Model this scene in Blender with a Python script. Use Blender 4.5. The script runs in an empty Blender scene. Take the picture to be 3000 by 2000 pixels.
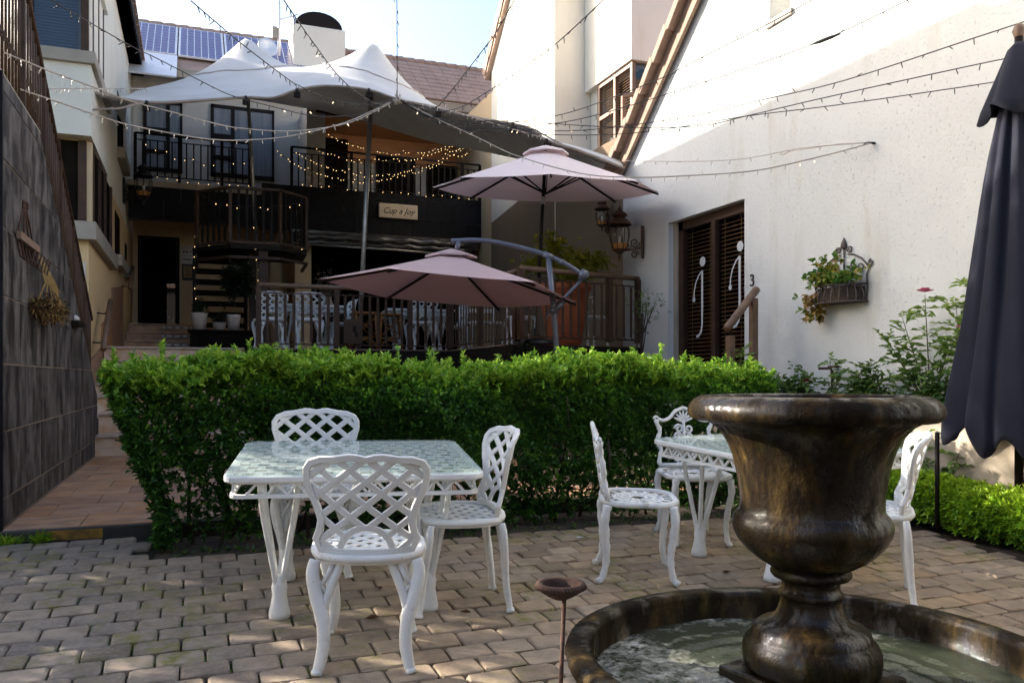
import bpy, bmesh, math, random
import numpy as np
from mathutils import Vector, Matrix
from math import sin, cos, pi, radians, sqrt, atan2
random.seed(7)
rng = np.random.default_rng(11)
sc = bpy.context.scene
COL = sc.collection

# ------------------------------------------------------------------ camera
cam_d = bpy.data.cameras.new('camera')
cam = bpy.data.objects.new('camera', cam_d)
COL.objects.link(cam)
cam.location = (0, 0, 1.40)
cam.rotation_euler = (radians(90), 0, radians(-21.2))
cam_d.sensor_width = 36
cam_d.lens = 28.8
cam_d.shift_y = 0.035
cam_d.clip_start = 0.05
cam_d.clip_end = 2000
sc.camera = cam

# ------------------------------------------------------------------ sky and sun
SUN_EL, SUN_AZ = radians(23.2), radians(-52)      # azimuth measured clockwise from +Y
world = bpy.data.worlds.new('World')
sc.world = world
world.use_nodes = True
wn = world.node_tree
wn.nodes.clear()
sky = wn.nodes.new('ShaderNodeTexSky')
sky.sky_type = 'NISHITA'
sky.sun_disc = False
sky.sun_elevation = SUN_EL
sky.sun_rotation = SUN_AZ
sky.air_density = .85
sky.dust_density = 3.2
sky.ozone_density = 1.0
bg = wn.nodes.new('ShaderNodeBackground')
bg.inputs['Strength'].default_value = 0.15
wo = wn.nodes.new('ShaderNodeOutputWorld')
wn.links.new(sky.outputs[0], bg.inputs[0])
wn.links.new(bg.outputs[0], wo.inputs[0])
sun_d = bpy.data.lights.new('sun', 'SUN')
sun_d.energy = 5.0
sun_d.angle = radians(0.55)
sun_d.color = (1.0, 0.92, 0.80)
sun = bpy.data.objects.new('sun', sun_d)
COL.objects.link(sun)
to_sun = Vector((sin(SUN_AZ)*cos(SUN_EL), cos(SUN_AZ)*cos(SUN_EL), sin(SUN_EL)))
sun.rotation_euler = to_sun.to_track_quat('Z', 'Y').to_euler()
sc.view_settings.view_transform = 'Standard'
sc.view_settings.look = 'None'
sc.view_settings.exposure = 1.78
sc.view_settings.gamma = 1.0
sc.view_settings.use_curve_mapping = False
sc.cycles.use_denoising = True
sc.cycles.max_bounces = 8
sc.cycles.transparent_max_bounces = 16
sc.cycles.caustics_reflective = False
sc.cycles.caustics_refractive = False

# ------------------------------------------------------------------ materials
def newmat(name):
    m = bpy.data.materials.new(name)
    m.use_nodes = True
    nt = m.node_tree
    b = nt.nodes['Principled BSDF']
    return m, nt, b

def nd(nt, typ, ins=None, **props):
    n = nt.nodes.new(typ)
    for k, v in props.items():
        setattr(n, k, v)
    for k, v in (ins or {}).items():
        if isinstance(v, bpy.types.NodeSocket):
            nt.links.new(v, n.inputs[k])
        else:
            n.inputs[k].default_value = v
    return n

def c4(c):
    return (c[0], c[1], c[2], 1)

def pos(nt, scale=(1, 1, 1), obj=False):
    if obj:
        g = nt.nodes.new('ShaderNodeTexCoord').outputs['Object']
    else:
        g = nt.nodes.new('ShaderNodeNewGeometry').outputs['Position']
    if scale == (1, 1, 1):
        return g
    return nd(nt, 'ShaderNodeVectorMath', {0: g, 1: scale}, operation='MULTIPLY').outputs[0]

def noise(nt, p, scale, detail=4, rough=.55):
    return nd(nt, 'ShaderNodeTexNoise', {'Vector': p, 'Scale': scale, 'Detail': detail, 'Roughness': rough}).outputs['Fac']

def ramp(nt, fac, stops):
    r = nt.nodes.new('ShaderNodeValToRGB')
    nt.links.new(fac, r.inputs[0])
    e = r.color_ramp.elements
    while len(e) > 1:
        e.remove(e[-1])
    e[0].position = stops[0][0]; e[0].color = c4(stops[0][1])
    for p, c in stops[1:]:
        x = e.new(p); x.color = c4(c)
    return r.outputs[0]

def fmap(nt, v, a, b, c=0., d=1.):
    return nd(nt, 'ShaderNodeMapRange', {0: v, 1: a, 2: b, 3: c, 4: d}).outputs[0]

def mix(nt, fac, a, b, mode='MIX'):
    n = nt.nodes.new('ShaderNodeMix')
    n.data_type = 'RGBA'; n.blend_type = mode
    for idx, v in ((0, fac), (6, a), (7, b)):
        if isinstance(v, bpy.types.NodeSocket):
            nt.links.new(v, n.inputs[idx])
        else:
            n.inputs[idx].default_value = v if idx == 0 else c4(v)
    return n.outputs[2]

def bump(nt, b, h, strength=.3, dist=.01):
    n = nd(nt, 'ShaderNodeBump', {'Height': h, 'Strength': strength, 'Distance': dist})
    nt.links.new(n.outputs[0], b.inputs['Normal'])

def pm(name, c1, c2=None, scale=6., rough=.6, bs=0., bscale=60., metal=0., spec=.4, stretch=(1, 1, 1), coat=0., trans=0., obj=False, rough2=None):
    """procedural material: two-tone noise colour, fine relief, gloss variation"""
    m, nt, b = newmat(name)
    c2 = c2 or tuple(x*.8 for x in c1)
    p = pos(nt, stretch, obj)
    f = fmap(nt, noise(nt, p, scale), .3, .7)
    nt.links.new(mix(nt, f, c1, c2), b.inputs['Base Color'])
    b.inputs['Roughness'].default_value = rough
    if rough2 is not None:
        nt.links.new(fmap(nt, noise(nt, p, scale*2.3), .35, .65, rough, rough2), b.inputs['Roughness'])
    b.inputs['Metallic'].default_value = metal
    b.inputs['Specular IOR Level'].default_value = spec
    b.inputs['Coat Weight'].default_value = coat
    b.inputs['Coat Roughness'].default_value = .12
    if bs:
        bump(nt, b, noise(nt, p, bscale, 5, .6), bs, .01)
    if trans:
        translucent(nt, b, trans)
    return m

def translucent(nt, b, w, tint=None):
    out = [n for n in nt.nodes if n.type == 'OUTPUT_MATERIAL'][0]
    t = nt.nodes.new('ShaderNodeBsdfTranslucent')
    src = b.inputs['Base Color']
    if tint:
        t.inputs[0].default_value = c4(tint)
    elif src.links:
        nt.links.new(src.links[0].from_socket, t.inputs[0])
    else:
        t.inputs[0].default_value = src.default_value
    mx = nd(nt, 'ShaderNodeMixShader', {0: w})
    nt.links.new(b.outputs[0], mx.inputs[1]); nt.links.new(t.outputs[0], mx.inputs[2])
    nt.links.new(mx.outputs[0], out.inputs[0])

def m_stucco(name, c, pits=1.):
    m, nt, b = newmat(name)
    p = pos(nt)
    big = fmap(nt, noise(nt, p, .9, 5), .3, .7)
    col = mix(nt, big, c, tuple(x*.90 for x in c))
    stain = fmap(nt, noise(nt, pos(nt, (1.6, 1.6, .25)), 1.4, 6, .65), .56, .78)
    col = mix(nt, stain, col, (c[0]*.80, c[1]*.76, c[2]*.68))
    ps = pos(nt, (1, 1.0, 1.9))
    pit = fmap(nt, noise(nt, ps, 30, 3, .62), .605, .68)
    col = mix(nt, nd(nt, 'ShaderNodeMath', {0: pit, 1: .36*pits}, operation='MULTIPLY').outputs[0], col, tuple(x*.62 for x in c))
    nt.links.new(col, b.inputs['Base Color'])
    b.inputs['Roughness'].default_value = .9
    b.inputs['Specular IOR Level'].default_value = .06
    h = nd(nt, 'ShaderNodeMath', {0: noise(nt, p, 30, 5, .6), 1: pit}, operation='SUBTRACT').outputs[0]
    bump(nt, b, h, .65*pits, .013)
    return m

def m_slate(name, lo, hi, streak=1.):
    m, nt, b = newmat(name)
    p = pos(nt, (3.4, 3.4, 1.5))
    oi = nt.nodes.new('ShaderNodeObjectInfo').outputs['Random']
    off = nd(nt, 'ShaderNodeVectorMath', {0: p}, operation='ADD')
    cv = nd(nt, 'ShaderNodeCombineXYZ', {0: 0., 1: 0.})
    nt.links.new(nd(nt, 'ShaderNodeMath', {0: oi, 1: 40.}, operation='MULTIPLY').outputs[0], cv.inputs[2])
    nt.links.new(cv.outputs[0], off.inputs[1])
    f = fmap(nt, noise(nt, off.outputs[0], 1.5, 7, .72), .43, .60)
    f2 = fmap(nt, noise(nt, pos(nt, (22, 22, 1.2)), 1.0, 5, .7), .45, .8)
    col = mix(nt, f, lo, hi)
    col = mix(nt, nd(nt, 'ShaderNodeMath', {0: f2, 1: .5*streak}, operation='MULTIPLY').outputs[0], col, tuple(x*1.7 for x in hi))
    warm = fmap(nt, noise(nt, pos(nt), .8, 3), .45, .7, 0, .08)
    col = mix(nt, warm, col, (hi[0]*1.15, hi[1]*.85, hi[2]*.72))
    col = mix(nt, fmap(nt, oi, 0, 1, 0, .25), col, (lo[0]*.7, lo[1]*.7, lo[2]*.7))
    nt.links.new(col, b.inputs['Base Color'])
    nt.links.new(fmap(nt, f, 0, 1, .55, .8), b.inputs['Roughness'])
    b.inputs['Specular IOR Level'].default_value = .12
    bump(nt, b, noise(nt, pos(nt, (4, 4, 1)), 10, 6, .65), .4, .012)
    return m

def rnd_fac(nt, attr='rnd'):
    a = nd(nt, 'ShaderNodeAttribute', attribute_name=attr).outputs['Fac']
    o = nt.nodes.new('ShaderNodeObjectInfo').outputs['Random']
    s = nd(nt, 'ShaderNodeMath', {0: a, 1: o}, operation='ADD').outputs[0]
    return nd(nt, 'ShaderNodeMath', {0: s}, operation='FRACT').outputs[0]

def m_paver():
    m, nt, b = newmat('paver_brick')
    r = rnd_fac(nt)
    p = pos(nt)
    area = noise(nt, p, .55, 2)
    sepx = nd(nt, 'ShaderNodeSeparateXYZ', {0: p}).outputs[0]
    light_tint = fmap(nt, nd(nt, 'ShaderNodeMath', {0: sepx, 1: nd(nt, 'ShaderNodeMath', {0: area, 1: 3.}, operation='MULTIPLY').outputs[0]}, operation='ADD').outputs[0], .6, 3.2)  # greyer left, tanner right: cool sky light and warm bounce put into the colour
    grey = ramp(nt, r, [(0, (.110, .094, .086)), (.25, (.240, .200, .172)), (.5, (.140, .122, .115)), (.75, (.330, .262, .208)), (1, (.190, .162, .146))])
    tan = ramp(nt, r, [(0, (.370, .240, .135)), (.22, (.200, .140, .092)), (.45, (.450, .330, .215)), (.7, (.260, .195, .140)), (.85, (.420, .290, .165)), (1, (.300, .215, .145))])
    col = mix(nt, light_tint, grey, tan)
    g = noise(nt, p, 42, 4, .7)
    col = mix(nt, fmap(nt, g, .3, .75, 0, .55), col, (.42, .34, .26))
    blot = fmap(nt, noise(nt, p, 9, 5, .6), .42, .72, 0, .5)
    col = mix(nt, blot, col, (.085, .066, .050))
    moss = fmap(nt, noise(nt, p, 2.6, 5, .7), .50, .66, 0, .85)
    moss = nd(nt, 'ShaderNodeMath', {0: moss, 1: fmap(nt, noise(nt, p, 17, 3), .42, .6)}, operation='MULTIPLY').outputs[0]
    col = mix(nt, moss, col, (.170, .160, .035))
    nt.links.new(col, b.inputs['Base Color'])
    damp = fmap(nt, noise(nt, p, 1.1, 4), .5, .68)
    nt.links.new(fmap(nt, damp, 0, 1, .80, .5), b.inputs['Roughness'])
    b.inputs['Specular IOR Level'].default_value = .22
    bump(nt, b, noise(nt, p, 95, 5, .7), .55, .006)
    return m

def m_tile_path():
    m, nt, b = newmat('sandstone_tile')
    r = rnd_fac(nt)
    col = ramp(nt, r, [(0, (.440, .200, .075)), (.2, (.500, .290, .160)), (.45, (.430, .235, .130)), (.7, (.290, .155, .095)), (1, (.520, .320, .190))])
    p = pos(nt, (2.5, 6, 2))
    band = fmap(nt, noise(nt, p, 1.6, 5, .6), .42, .72, 0, .8)
    col = mix(nt, band, col, (.105, .070, .065))
    col = mix(nt, fmap(nt, noise(nt, pos(nt), 5, 5), .5, .75, 0, .6), col, (.42, .33, .25))
    nt.links.new(col, b.inputs['Base Color'])
    b.inputs['Roughness'].default_value = .55
    bump(nt, b, noise(nt, pos(nt), 22, 5), .3, .01)
    return m

def m_leaf(name, cols, trans=.35, rough=.38):
    m, nt, b = newmat(name)
    t = nd(nt, 'ShaderNodeAttribute', attribute_name='tone').outputs['Fac']
    n = len(cols)
    col = ramp(nt, t, [(i/(n-1), c) for i, c in enumerate(cols)])
    nt.links.new(col, b.inputs['Base Color'])
    b.inputs['Roughness'].default_value = rough
    b.inputs['Specular IOR Level'].default_value = .45
    translucent(nt, b, trans)
    return m

def m_wet(name):
    m, nt, b = newmat(name)
    p = pos(nt)
    n1 = noise(nt, pos(nt, (1, 1, .35)), 9, 7, .7)
    col = ramp(nt, n1, [(.36, (.004, .003, .002)), (.50, (.010, .006, .003)), (.60, (.036, .023, .008)), (.74, (.130, .085, .030))])
    col = mix(nt, fmap(nt, noise(nt, p, 130, 3, .6), .45, .75, 0, .4), col, (.022, .016, .009))
    col = mix(nt, fmap(nt, noise(nt, p, 4, 4), .56, .74, 0, .5), col, (.022, .024, .008))
    nt.links.new(col, b.inputs['Base Color'])
    nt.links.new(fmap(nt, noise(nt, pos(nt, (1, 1, .4)), 7, 5), .38, .66, .45, .72), b.inputs['Roughness'])
    b.inputs['Specular IOR Level'].default_value = .05
    nt.links.new(fmap(nt, noise(nt, pos(nt, (1, 1, .45)), 6, 6, .65), .46, .56, .0, .62), b.inputs['Coat Weight'])
    b.inputs['Coat Roughness'].default_value = .05
    h = nd(nt, 'ShaderNodeMath', {0: noise(nt, p, 60, 4, .6), 1: noise(nt, pos(nt, (3, 3, 1)), 14, 3)}, operation='ADD').outputs[0]
    bump(nt, b, h, .40, .008)
    cn = nd(nt, 'ShaderNodeBump', {'Height': noise(nt, pos(nt, (1, 1, .6)), 42, 5, .65), 'Strength': .40, 'Distance': .012})
    nt.links.new(cn.outputs[0], b.inputs['Coat Normal'])
    return m

def m_glass(name, tint, refl=1.45, rough=.02, dirt=0.):
    """thin clear sheet: what lies behind shows through, sky reflects by angle"""
    m, nt, b = newmat(name)
    out = [n for n in nt.nodes if n.type == 'OUTPUT_MATERIAL'][0]
    t = nt.nodes.new('ShaderNodeBsdfTransparent'); t.inputs[0].default_value = c4(tint)
    g = nd(nt, 'ShaderNodeBsdfGlossy', {'Roughness': rough})
    fc = nd(nt, 'ShaderNodeLayerWeight', {'Blend': .5}).outputs['Facing']
    pw = nd(nt, 'ShaderNodeMath', {0: fc, 1: 5.}, operation='POWER').outputs[0]
    lw = nd(nt, 'ShaderNodeMath', {0: pw, 1: .75, 2: (refl-1)**2/(refl+1)**2}, operation='MULTIPLY_ADD')
    mx = nt.nodes.new('ShaderNodeMixShader')
    nt.links.new(lw.outputs[0], mx.inputs[0]); nt.links.new(t.outputs[0], mx.inputs[1]); nt.links.new(g.outputs[0], mx.inputs[2])
    sh = mx.outputs[0]
    if dirt:
        d = nd(nt, 'ShaderNodeBsdfDiffuse', {0: (.75, .80, .78, 1)})
        m2 = nd(nt, 'ShaderNodeMixShader', {0: dirt})
        nt.links.new(sh, m2.inputs[1]); nt.links.new(d.outputs[0], m2.inputs[2]); sh = m2.outputs[0]
    nt.links.new(sh, out.inputs[0])
    return m

def m_emit(name, col, s):
    m, nt, b = newmat(name)
    b.inputs['Base Color'].default_value = c4(col)
    b.inputs['Emission Color'].default_value = c4(col)
    b.inputs['Emission Strength'].default_value = s
    return m

def m_water():
    m, nt, b = newmat('basin_water')
    p = pos(nt)
    sx_ = nd(nt, 'ShaderNodeSeparateXYZ', {0: p}).outputs[0]
    side = fmap(nt, sx_, 1.5, 2.3, .06, -.10)
    f = fmap(nt, nd(nt, 'ShaderNodeMath', {0: noise(nt, p, 2.4, 6, .65), 1: side}, operation='ADD').outputs[0], .46, .62)
    foam = fmap(nt, noise(nt, p, 26, 5, .7), .40, .70)
    f = nd(nt, 'ShaderNodeMath', {0: f, 1: foam}, operation='MULTIPLY').outputs[0]
    col = mix(nt, f, (.034, .040, .026), (.66, .65, .58))
    nt.links.new(col, b.inputs['Base Color'])
    b.inputs['Roughness'].default_value = .06
    b.inputs['Specular IOR Level'].default_value = .5
    b.inputs['IOR'].default_value = 1.33
    bump(nt, b, noise(nt, p, 22, 3), .18, .02)
    return m

MT = {}
MT['stucco'] = m_stucco('white_stucco', (.645, .645, .615))
MT['stucco2'] = m_stucco('cream_stucco', (.70, .665, .58), .5)
MT['stucco3'] = m_stucco('tan_stucco', (.56, .43, .27), .45)
MT['stucco4'] = m_stucco('ochre_stucco', (.64, .47, .26), .45)
MT['stucco5'] = m_stucco('dark_brick_plaster', (.085, .080, .078), .4)
MT['stucco6'] = m_stucco('warm_grey_render', (.43, .40, .355), .4)  # even warm grey coat of the back wall
MT['slate'] = m_slate('slate', (.013, .012, .013), (.150, .138, .138), .7)
MT['slate_dark'] = m_slate('dark_slate', (.005, .005, .006), (.017, .017, .020), .5)
MT['grout'] = pm('grout', (.27, .215, .18), (.19, .15, .125), 20, .9)
MT['brown'] = pm('brown_metal', (.066, .036, .022), (.042, .024, .016), 9, .55, .15, 80, spec=.2)
MT['brown2'] = pm('tan_brown_metal', (.17, .10, .060), (.115, .068, .042), 9, .45, .1, 80)
MT['darkm'] = pm('dark_brown_metal', (.014, .010, .008), (.009, .007, .006), 9, .6, spec=.12)
MT['iron'] = pm('black_iron', (.018, .018, .020), (.035, .033, .032), 14, .45, .3, 90, .6)
MT['rust'] = pm('rusty_iron', (.105, .048, .028), (.042, .026, .020), 40, .75, .6, 120, .3)
MT['oldiron'] = pm('weathered_iron', (.15, .12, .115), (.085, .06, .05), 30, .7, .5, 120, .3)
def m_white():
    m, nt, b = newmat('white_cast_aluminium')
    p = pos(nt, obj=True)
    col = mix(nt, fmap(nt, noise(nt, p, 5), .3, .7), (.72, .725, .715), (.63, .635, .62))
    grime = fmap(nt, noise(nt, p, 16, 6, .7), .54, .72, 0, .45)
    col = mix(nt, grime, col, (.40, .385, .34))
    chip = fmap(nt, noise(nt, p, 70, 3, .6), .69, .73, 0, .8)
    col = mix(nt, chip, col, (.20, .13, .085))
    nt.links.new(col, b.inputs['Base Color'])
    nt.links.new(fmap(nt, noise(nt, p, 9, 4), .3, .7, .42, .65), b.inputs['Roughness'])
    b.inputs['Specular IOR Level'].default_value = .35
    bump(nt, b, noise(nt, p, 110, 4, .6), .35, .004)
    return m
MT['white'] = m_white()
MT['cream_d'] = pm('sill_paint', (.33, .29, .235), (.27, .235, .19), 4, .7, .1, 60)
MT['soil'] = pm('soil', (.030, .021, .015), (.060, .043, .030), 14, .95, .9, 40)
MT['sand'] = pm('joint_sand', (.026, .021, .016), (.022, .026, .009), 7, .95, .6, 90)
MT['kerb'] = pm('kerb', (.034, .031, .031), (.060, .052, .048), 6, .8, .4, 40)
MT['yellow'] = pm('worn_yellow_paint', (.42, .215, .020), (.13, .075, .025), 16, .6, .2, 60)
MT['bark'] = pm('bark', (.060, .042, .030), (.028, .020, .015), 22, .9, .7, 50)
MT['paver'] = m_paver()
MT['path'] = m_tile_path()
MT['riser'] = pm('mottled_sandstone', (.52, .30, .16), (.60, .50, .40), 7, .7, .3, 30)
MT['tread'] = pm('worn_step_edge', (.46, .37, .30), (.36, .27, .20), 9, .7, .2, 30)
MT['terra'] = pm('terracotta', (.36, .095, .035), (.26, .065, .028), 5, .65, .2, 50)
MT['tent'] = pm('stretch_tent_fabric', (.66, .655, .645), (.55, .54, .52), 1.6, .7, .35, 5, trans=.14)
MT['tentseam'] = pm('tent_seam', (.52, .47, .45), (.44, .40, .38), 8, .8)
MT['tentrope'] = pm('tent_edge', (.30, .25, .21), (.2, .16, .13), 8, .8)
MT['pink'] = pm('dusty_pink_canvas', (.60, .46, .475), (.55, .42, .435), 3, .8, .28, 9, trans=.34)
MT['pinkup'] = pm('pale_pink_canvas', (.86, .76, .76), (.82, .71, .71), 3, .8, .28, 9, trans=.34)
MT['navy'] = pm('navy_canvas', (.011, .012, .024), (.008, .009, .018), 5, .95, .25, 160, trans=.04)
MT['greym'] = pm('grey_powder_metal', (.115, .125, .16), (.095, .10, .13), 5, .35, .05, 90, .4)
MT['silver'] = pm('galvanised_pole', (.42, .40, .37), (.30, .28, .25), 12, .4, .05, 60, .7)
MT['wet'] = m_wet('wet_bronzed_stone')
MT['water'] = m_water()
MT['doorglass'] = m_glass('door_glass', (.80, .82, .82), 1.5, .02)
MT['shade_taupe'] = m_stucco('shade_taupe_render', (.20, .150, .105), .4)  # dark tone standing in for the shade below the tent
MT['glass'] = m_glass('window_glass', (.30, .33, .38), 1.6, .02)
MT['clear'] = m_glass('lantern_glass', (.9, .9, .88), 1.45)
MT['tglass'] = m_glass('table_glass', (.93, .98, .965), 1.5, .015, .13)
MT['pvc'] = pm('rolled_dark_plastic', (.020, .018, .016), (.045, .04, .034), 6, .18, .9, 9, 0, .6, (1, 1, 2.5))
MT['cell'] = pm('solar_cell', (.040, .042, .150), (.055, .052, .190), 1.5, .25, spec=.6)
MT['alu'] = pm('aluminium_frame', (.72, .72, .74), (.64, .64, .66), 5, .4, metal=.3)
MT['tile'] = pm('clay_roof_tile', (.38, .265, .205), (.28, .19, .145), 3, .8, .3, 30)
MT['timber'] = pm('timber_board', (.52, .25, .105), (.38, .18, .075), 3, .6, .1, 30, stretch=(1, 9, 9))  # orange-brown timber; its colour also carries the fairy lights' warm glow
MT['timber2'] = pm('verge_timber', (.25, .165, .115), (.17, .11, .078), 6, .75, .3, 40)
MT['rattan'] = pm('rattan', (.30, .125, .030), (.19, .075, .02), 30, .55, .3, 90)
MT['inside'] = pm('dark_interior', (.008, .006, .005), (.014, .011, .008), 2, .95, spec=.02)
MT['retain'] = m_stucco('beige_plaster', (.50, .42, .33), .4)
MT['plaque'] = pm('sandstone_plaque', (.62, .52, .41), (.52, .43, .33), 40, .8, .2, 120)
MT['ink'] = pm('dark_lettering', (.03, .025, .022), (.02, .018, .016), 8, .6)
MT['paper'] = pm('printed_sign', (.55, .53, .50), (.48, .46, .43), 12, .6)
MT['gold'] = pm('gilt_frame', (.30, .17, .05), (.2, .11, .03), 20, .5)
MT['pot'] = pm('pale_pot', (.48, .41, .35), (.40, .34, .29), 6, .7)
MT['frost'] = pm('frosted_vinyl', (.55, .56, .56), (.50, .51, .51), 5, .6)
MT['blind'] = pm('wood_blind', (.20, .085, .035), (.13, .055, .024), 6, .5)
MT['bluebl'] = pm('pale_blue_blind', (.24, .33, .46), (.20, .285, .40), 1, .6)
MT['curtain'] = pm('grey_curtain', (.20, .21, .22), (.11, .12, .135), 1.5, .8, stretch=(9, 1, .4))
MT['wire'] = pm('pale_cable', (.46, .40, .34), (.36, .31, .27), 8, .5)
MT['wired'] = pm('dark_cable', (.045, .040, .036), (.03, .028, .026), 8, .5)
MT['bulb'] = m_emit('warm_bulb', (1., .74, .42), 1.6)
MT['bulbg'] = m_emit('golden_bulb', (1., .66, .28), 1.5)
MT['bulboff'] = pm('clear_bulb', (.62, .57, .50), (.5, .45, .4), 8, .3)
MT['amber'] = pm('amber_glass', (.45, .21, .07), (.35, .16, .05), 9, .2)
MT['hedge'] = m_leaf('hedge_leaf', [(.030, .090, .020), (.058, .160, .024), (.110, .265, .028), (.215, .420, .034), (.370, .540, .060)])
MT['hedgey'] = m_leaf('sunlit_hedge_leaf', [(.080, .190, .020), (.200, .380, .024), (.350, .540, .032), (.500, .650, .060)])  # sunlit look of the low hedge put into the leaf colours
MT['roseleaf'] = m_leaf('rose_leaf', [(.045, .100, .034), (.075, .150, .038), (.16, .26, .05), (.27, .37, .07)])
MT['shrub'] = m_leaf('potted_shrub_leaf', [(.14, .17, .016), (.26, .27, .022), (.40, .36, .035)])
MT['darkleaf'] = m_leaf('dark_leaf', [(.010, .018, .008), (.018, .030, .012), (.035, .05, .018)])
MT['straw'] = pm('dry_straw', (.34, .23, .08), (.20, .12, .045), 30, .85)
MT['rosepink'] = pm('pink_petal', (.62, .10, .22), (.55, .17, .26), 20, .6, trans=.3)
MT['rosered'] = pm('red_petal', (.30, .004, .030), (.22, .003, .02), 20, .6, trans=.2)
MT['seed'] = pm('dead_leaf', (.10, .042, .020), (.06, .026, .014), 20, .8)

# ------------------------------------------------------------------ mesh helpers
class MB:
    def __init__(s):
        s.v = []; s.f = []; s.sm = []
    def add(s, vs, fs, smooth=False):
        o = len(s.v)
        s.v.extend([tuple(v) for v in vs])
        s.f.extend([tuple(i+o for i in f) for f in fs])
        s.sm.extend([smooth]*len(fs))
        return s
    def box(s, c, d, rz=0., M=None):
        x, y, z = d[0]/2, d[1]/2, d[2]/2
        vs = [Vector((i*x, j*y, k*z)) for k in (-1, 1) for j in (-1, 1) for i in (-1, 1)]
        R = M if M is not None else Matrix.Rotation(rz, 3, 'Z')
        vs = [R @ v + Vector(c) for v in vs]
        return s.add(vs, [(0, 2, 3, 1), (4, 5, 7, 6), (0, 1, 5, 4), (2, 6, 7, 3), (0, 4, 6, 2), (1, 3, 7, 5)])
    def b2(s, a, b):
        return s.box([(a[i]+b[i])/2 for i in range(3)], [abs(b[i]-a[i]) for i in range(3)])
    def bar(s, p, q, w, t, up=(0, 0, 1)):
        p, q = Vector(p), Vector(q); d = q-p; L = d.length
        if L < 1e-6: return s
        z = d/L; u = Vector(up)
        if abs(z.dot(u)) > .98: u = Vector((0, 1, 0)) if abs(z.y) < .9 else Vector((1, 0, 0))
        x = u.cross(z).normalized(); y = z.cross(x)
        R = Matrix((x, y, z)).transposed()
        return s.box((p+q)/2, (w, t, L), M=R)
    def tube(s, pts, r, n=8, cap=True, smooth=True, flat=1.):
        pts = [Vector(p) for p in pts]; m = len(pts)
        if not hasattr(r, '__len__'): r = [r]*m
        vs = []; px = None
        for i, p in enumerate(pts):
            t = (pts[min(i+1, m-1)]-pts[max(i-1, 0)])
            t = t.normalized() if t.length > 1e-9 else Vector((0, 0, 1))
            if px is None:
                u = Vector((0, 0, 1)) if abs(t.z) < .9 else Vector((0, 1, 0))
                px = u.cross(t).normalized()
            px = (px - t*px.dot(t))
            px = px.normalized() if px.length > 1e-6 else Vector((1, 0, 0))
            py = t.cross(px)
            for k in range(n):
                a = 2*pi*k/n
                vs.append(p + px*(cos(a)*r[i]) + py*(sin(a)*r[i]*flat))
        fs = [(i*n+k, i*n+(k+1) % n, (i+1)*n+(k+1) % n, (i+1)*n+k) for i in range(m-1) for k in range(n)]
        if cap:
            fs += [tuple(range(n-1, -1, -1)), tuple((m-1)*n+k for k in range(n))]
        return s.add(vs, fs, smooth)
    def lathe(s, prof, n=32, c=(0, 0, 0), smooth=True, close=False):
        vs = []; m = len(prof)
        for r, z in prof:
            for k in range(n):
                a = 2*pi*k/n
                vs.append((c[0]+r*cos(a), c[1]+r*sin(a), c[2]+z))
        fs = [(i*n+k, i*n+(k+1) % n, (i+1)*n+(k+1) % n, (i+1)*n+k) for i in range(m-1) for k in range(n)]
        return s.add(vs, fs, smooth)
    def prism(s, poly, a, b, axis='z'):
        """polygon in two coordinates extruded from a to b along axis"""
        def P(u, w, h):
            return (u, w, h) if axis == 'z' else ((h, u, w) if axis == 'x' else (u, h, w))
        n = len(poly)
        vs = [P(u, w, a) for u, w in poly] + [P(u, w, b) for u, w in poly]
        fs = [tuple(range(n-1, -1, -1)), tuple(range(n, 2*n))]
        fs += [(i, (i+1) % n, n+(i+1) % n, n+i) for i in range(n)]
        return s.add(vs, fs)
    def ribbon(s, pts, w, t, mapf, smooth=True):
        """flat cast bar along 2-D points, mapped on a curved sheet (hexagonal section)"""
        m = len(pts); vs = []
        for i in range(m):
            p = pts[i]; a = pts[max(i-1, 0)]; b = pts[min(i+1, m-1)]
            tx, ty = b[0]-a[0], b[1]-a[1]; L = sqrt(tx*tx+ty*ty) or 1
            nx, ny = -ty/L, tx/L
            for q, h in ((-.5, 0), (-.36, .5), (.36, .5), (.5, 0), (.36, -.5), (-.36, -.5)):
                vs.append(mapf(p[0]+nx*w*q, p[1]+ny*w*q, h*t))
        fs = [(i*6+k, i*6+(k+1) % 6, (i+1)*6+(k+1) % 6, (i+1)*6+k) for i in range(m-1) for k in range(6)]
        fs += [(5, 4, 3, 2, 1, 0), tuple((m-1)*6+k for k in range(6))]
        return s.add(vs, fs, smooth)
    def mesh(s, name):
        me = bpy.data.meshes.new(name)
        me.from_pydata(s.v, [], s.f)
        me.polygons.foreach_set('use_smooth', s.sm)
        me.update()
        return me
    def build(s, name, mat, parent=None, fix=True, bevel=0., seg=2):
        me = s.mesh(name)
        if fix:
            bm = bmesh.new(); bm.from_mesh(me)
            bmesh.ops.recalc_face_normals(bm, faces=bm.faces)
            bm.to_mesh(me); bm.free()
        return link(name, me, mat, parent, bevel, seg)

def link(name, me, mat=None, parent=None, bevel=0., seg=2):
    o = bpy.data.objects.new(name, me)
    COL.objects.link(o)
    if mat is not None and not me.materials:
        me.materials.append(MT[mat] if isinstance(mat, str) else mat)
    if parent is not None:
        o.parent = parent
    if bevel:
        b = o.modifiers.new('edge', 'BEVEL'); b.width = bevel; b.segments = seg; b.limit_method = 'ANGLE'
    return o

def tag(o, label, cat, group=None):
    o['label'] = label; o['category'] = cat
    if group: o['group'] = group
    return o

def struct(o):
    o['kind'] = 'structure'; return o

def stuff(o):
    o['kind'] = 'stuff'; return o

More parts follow.
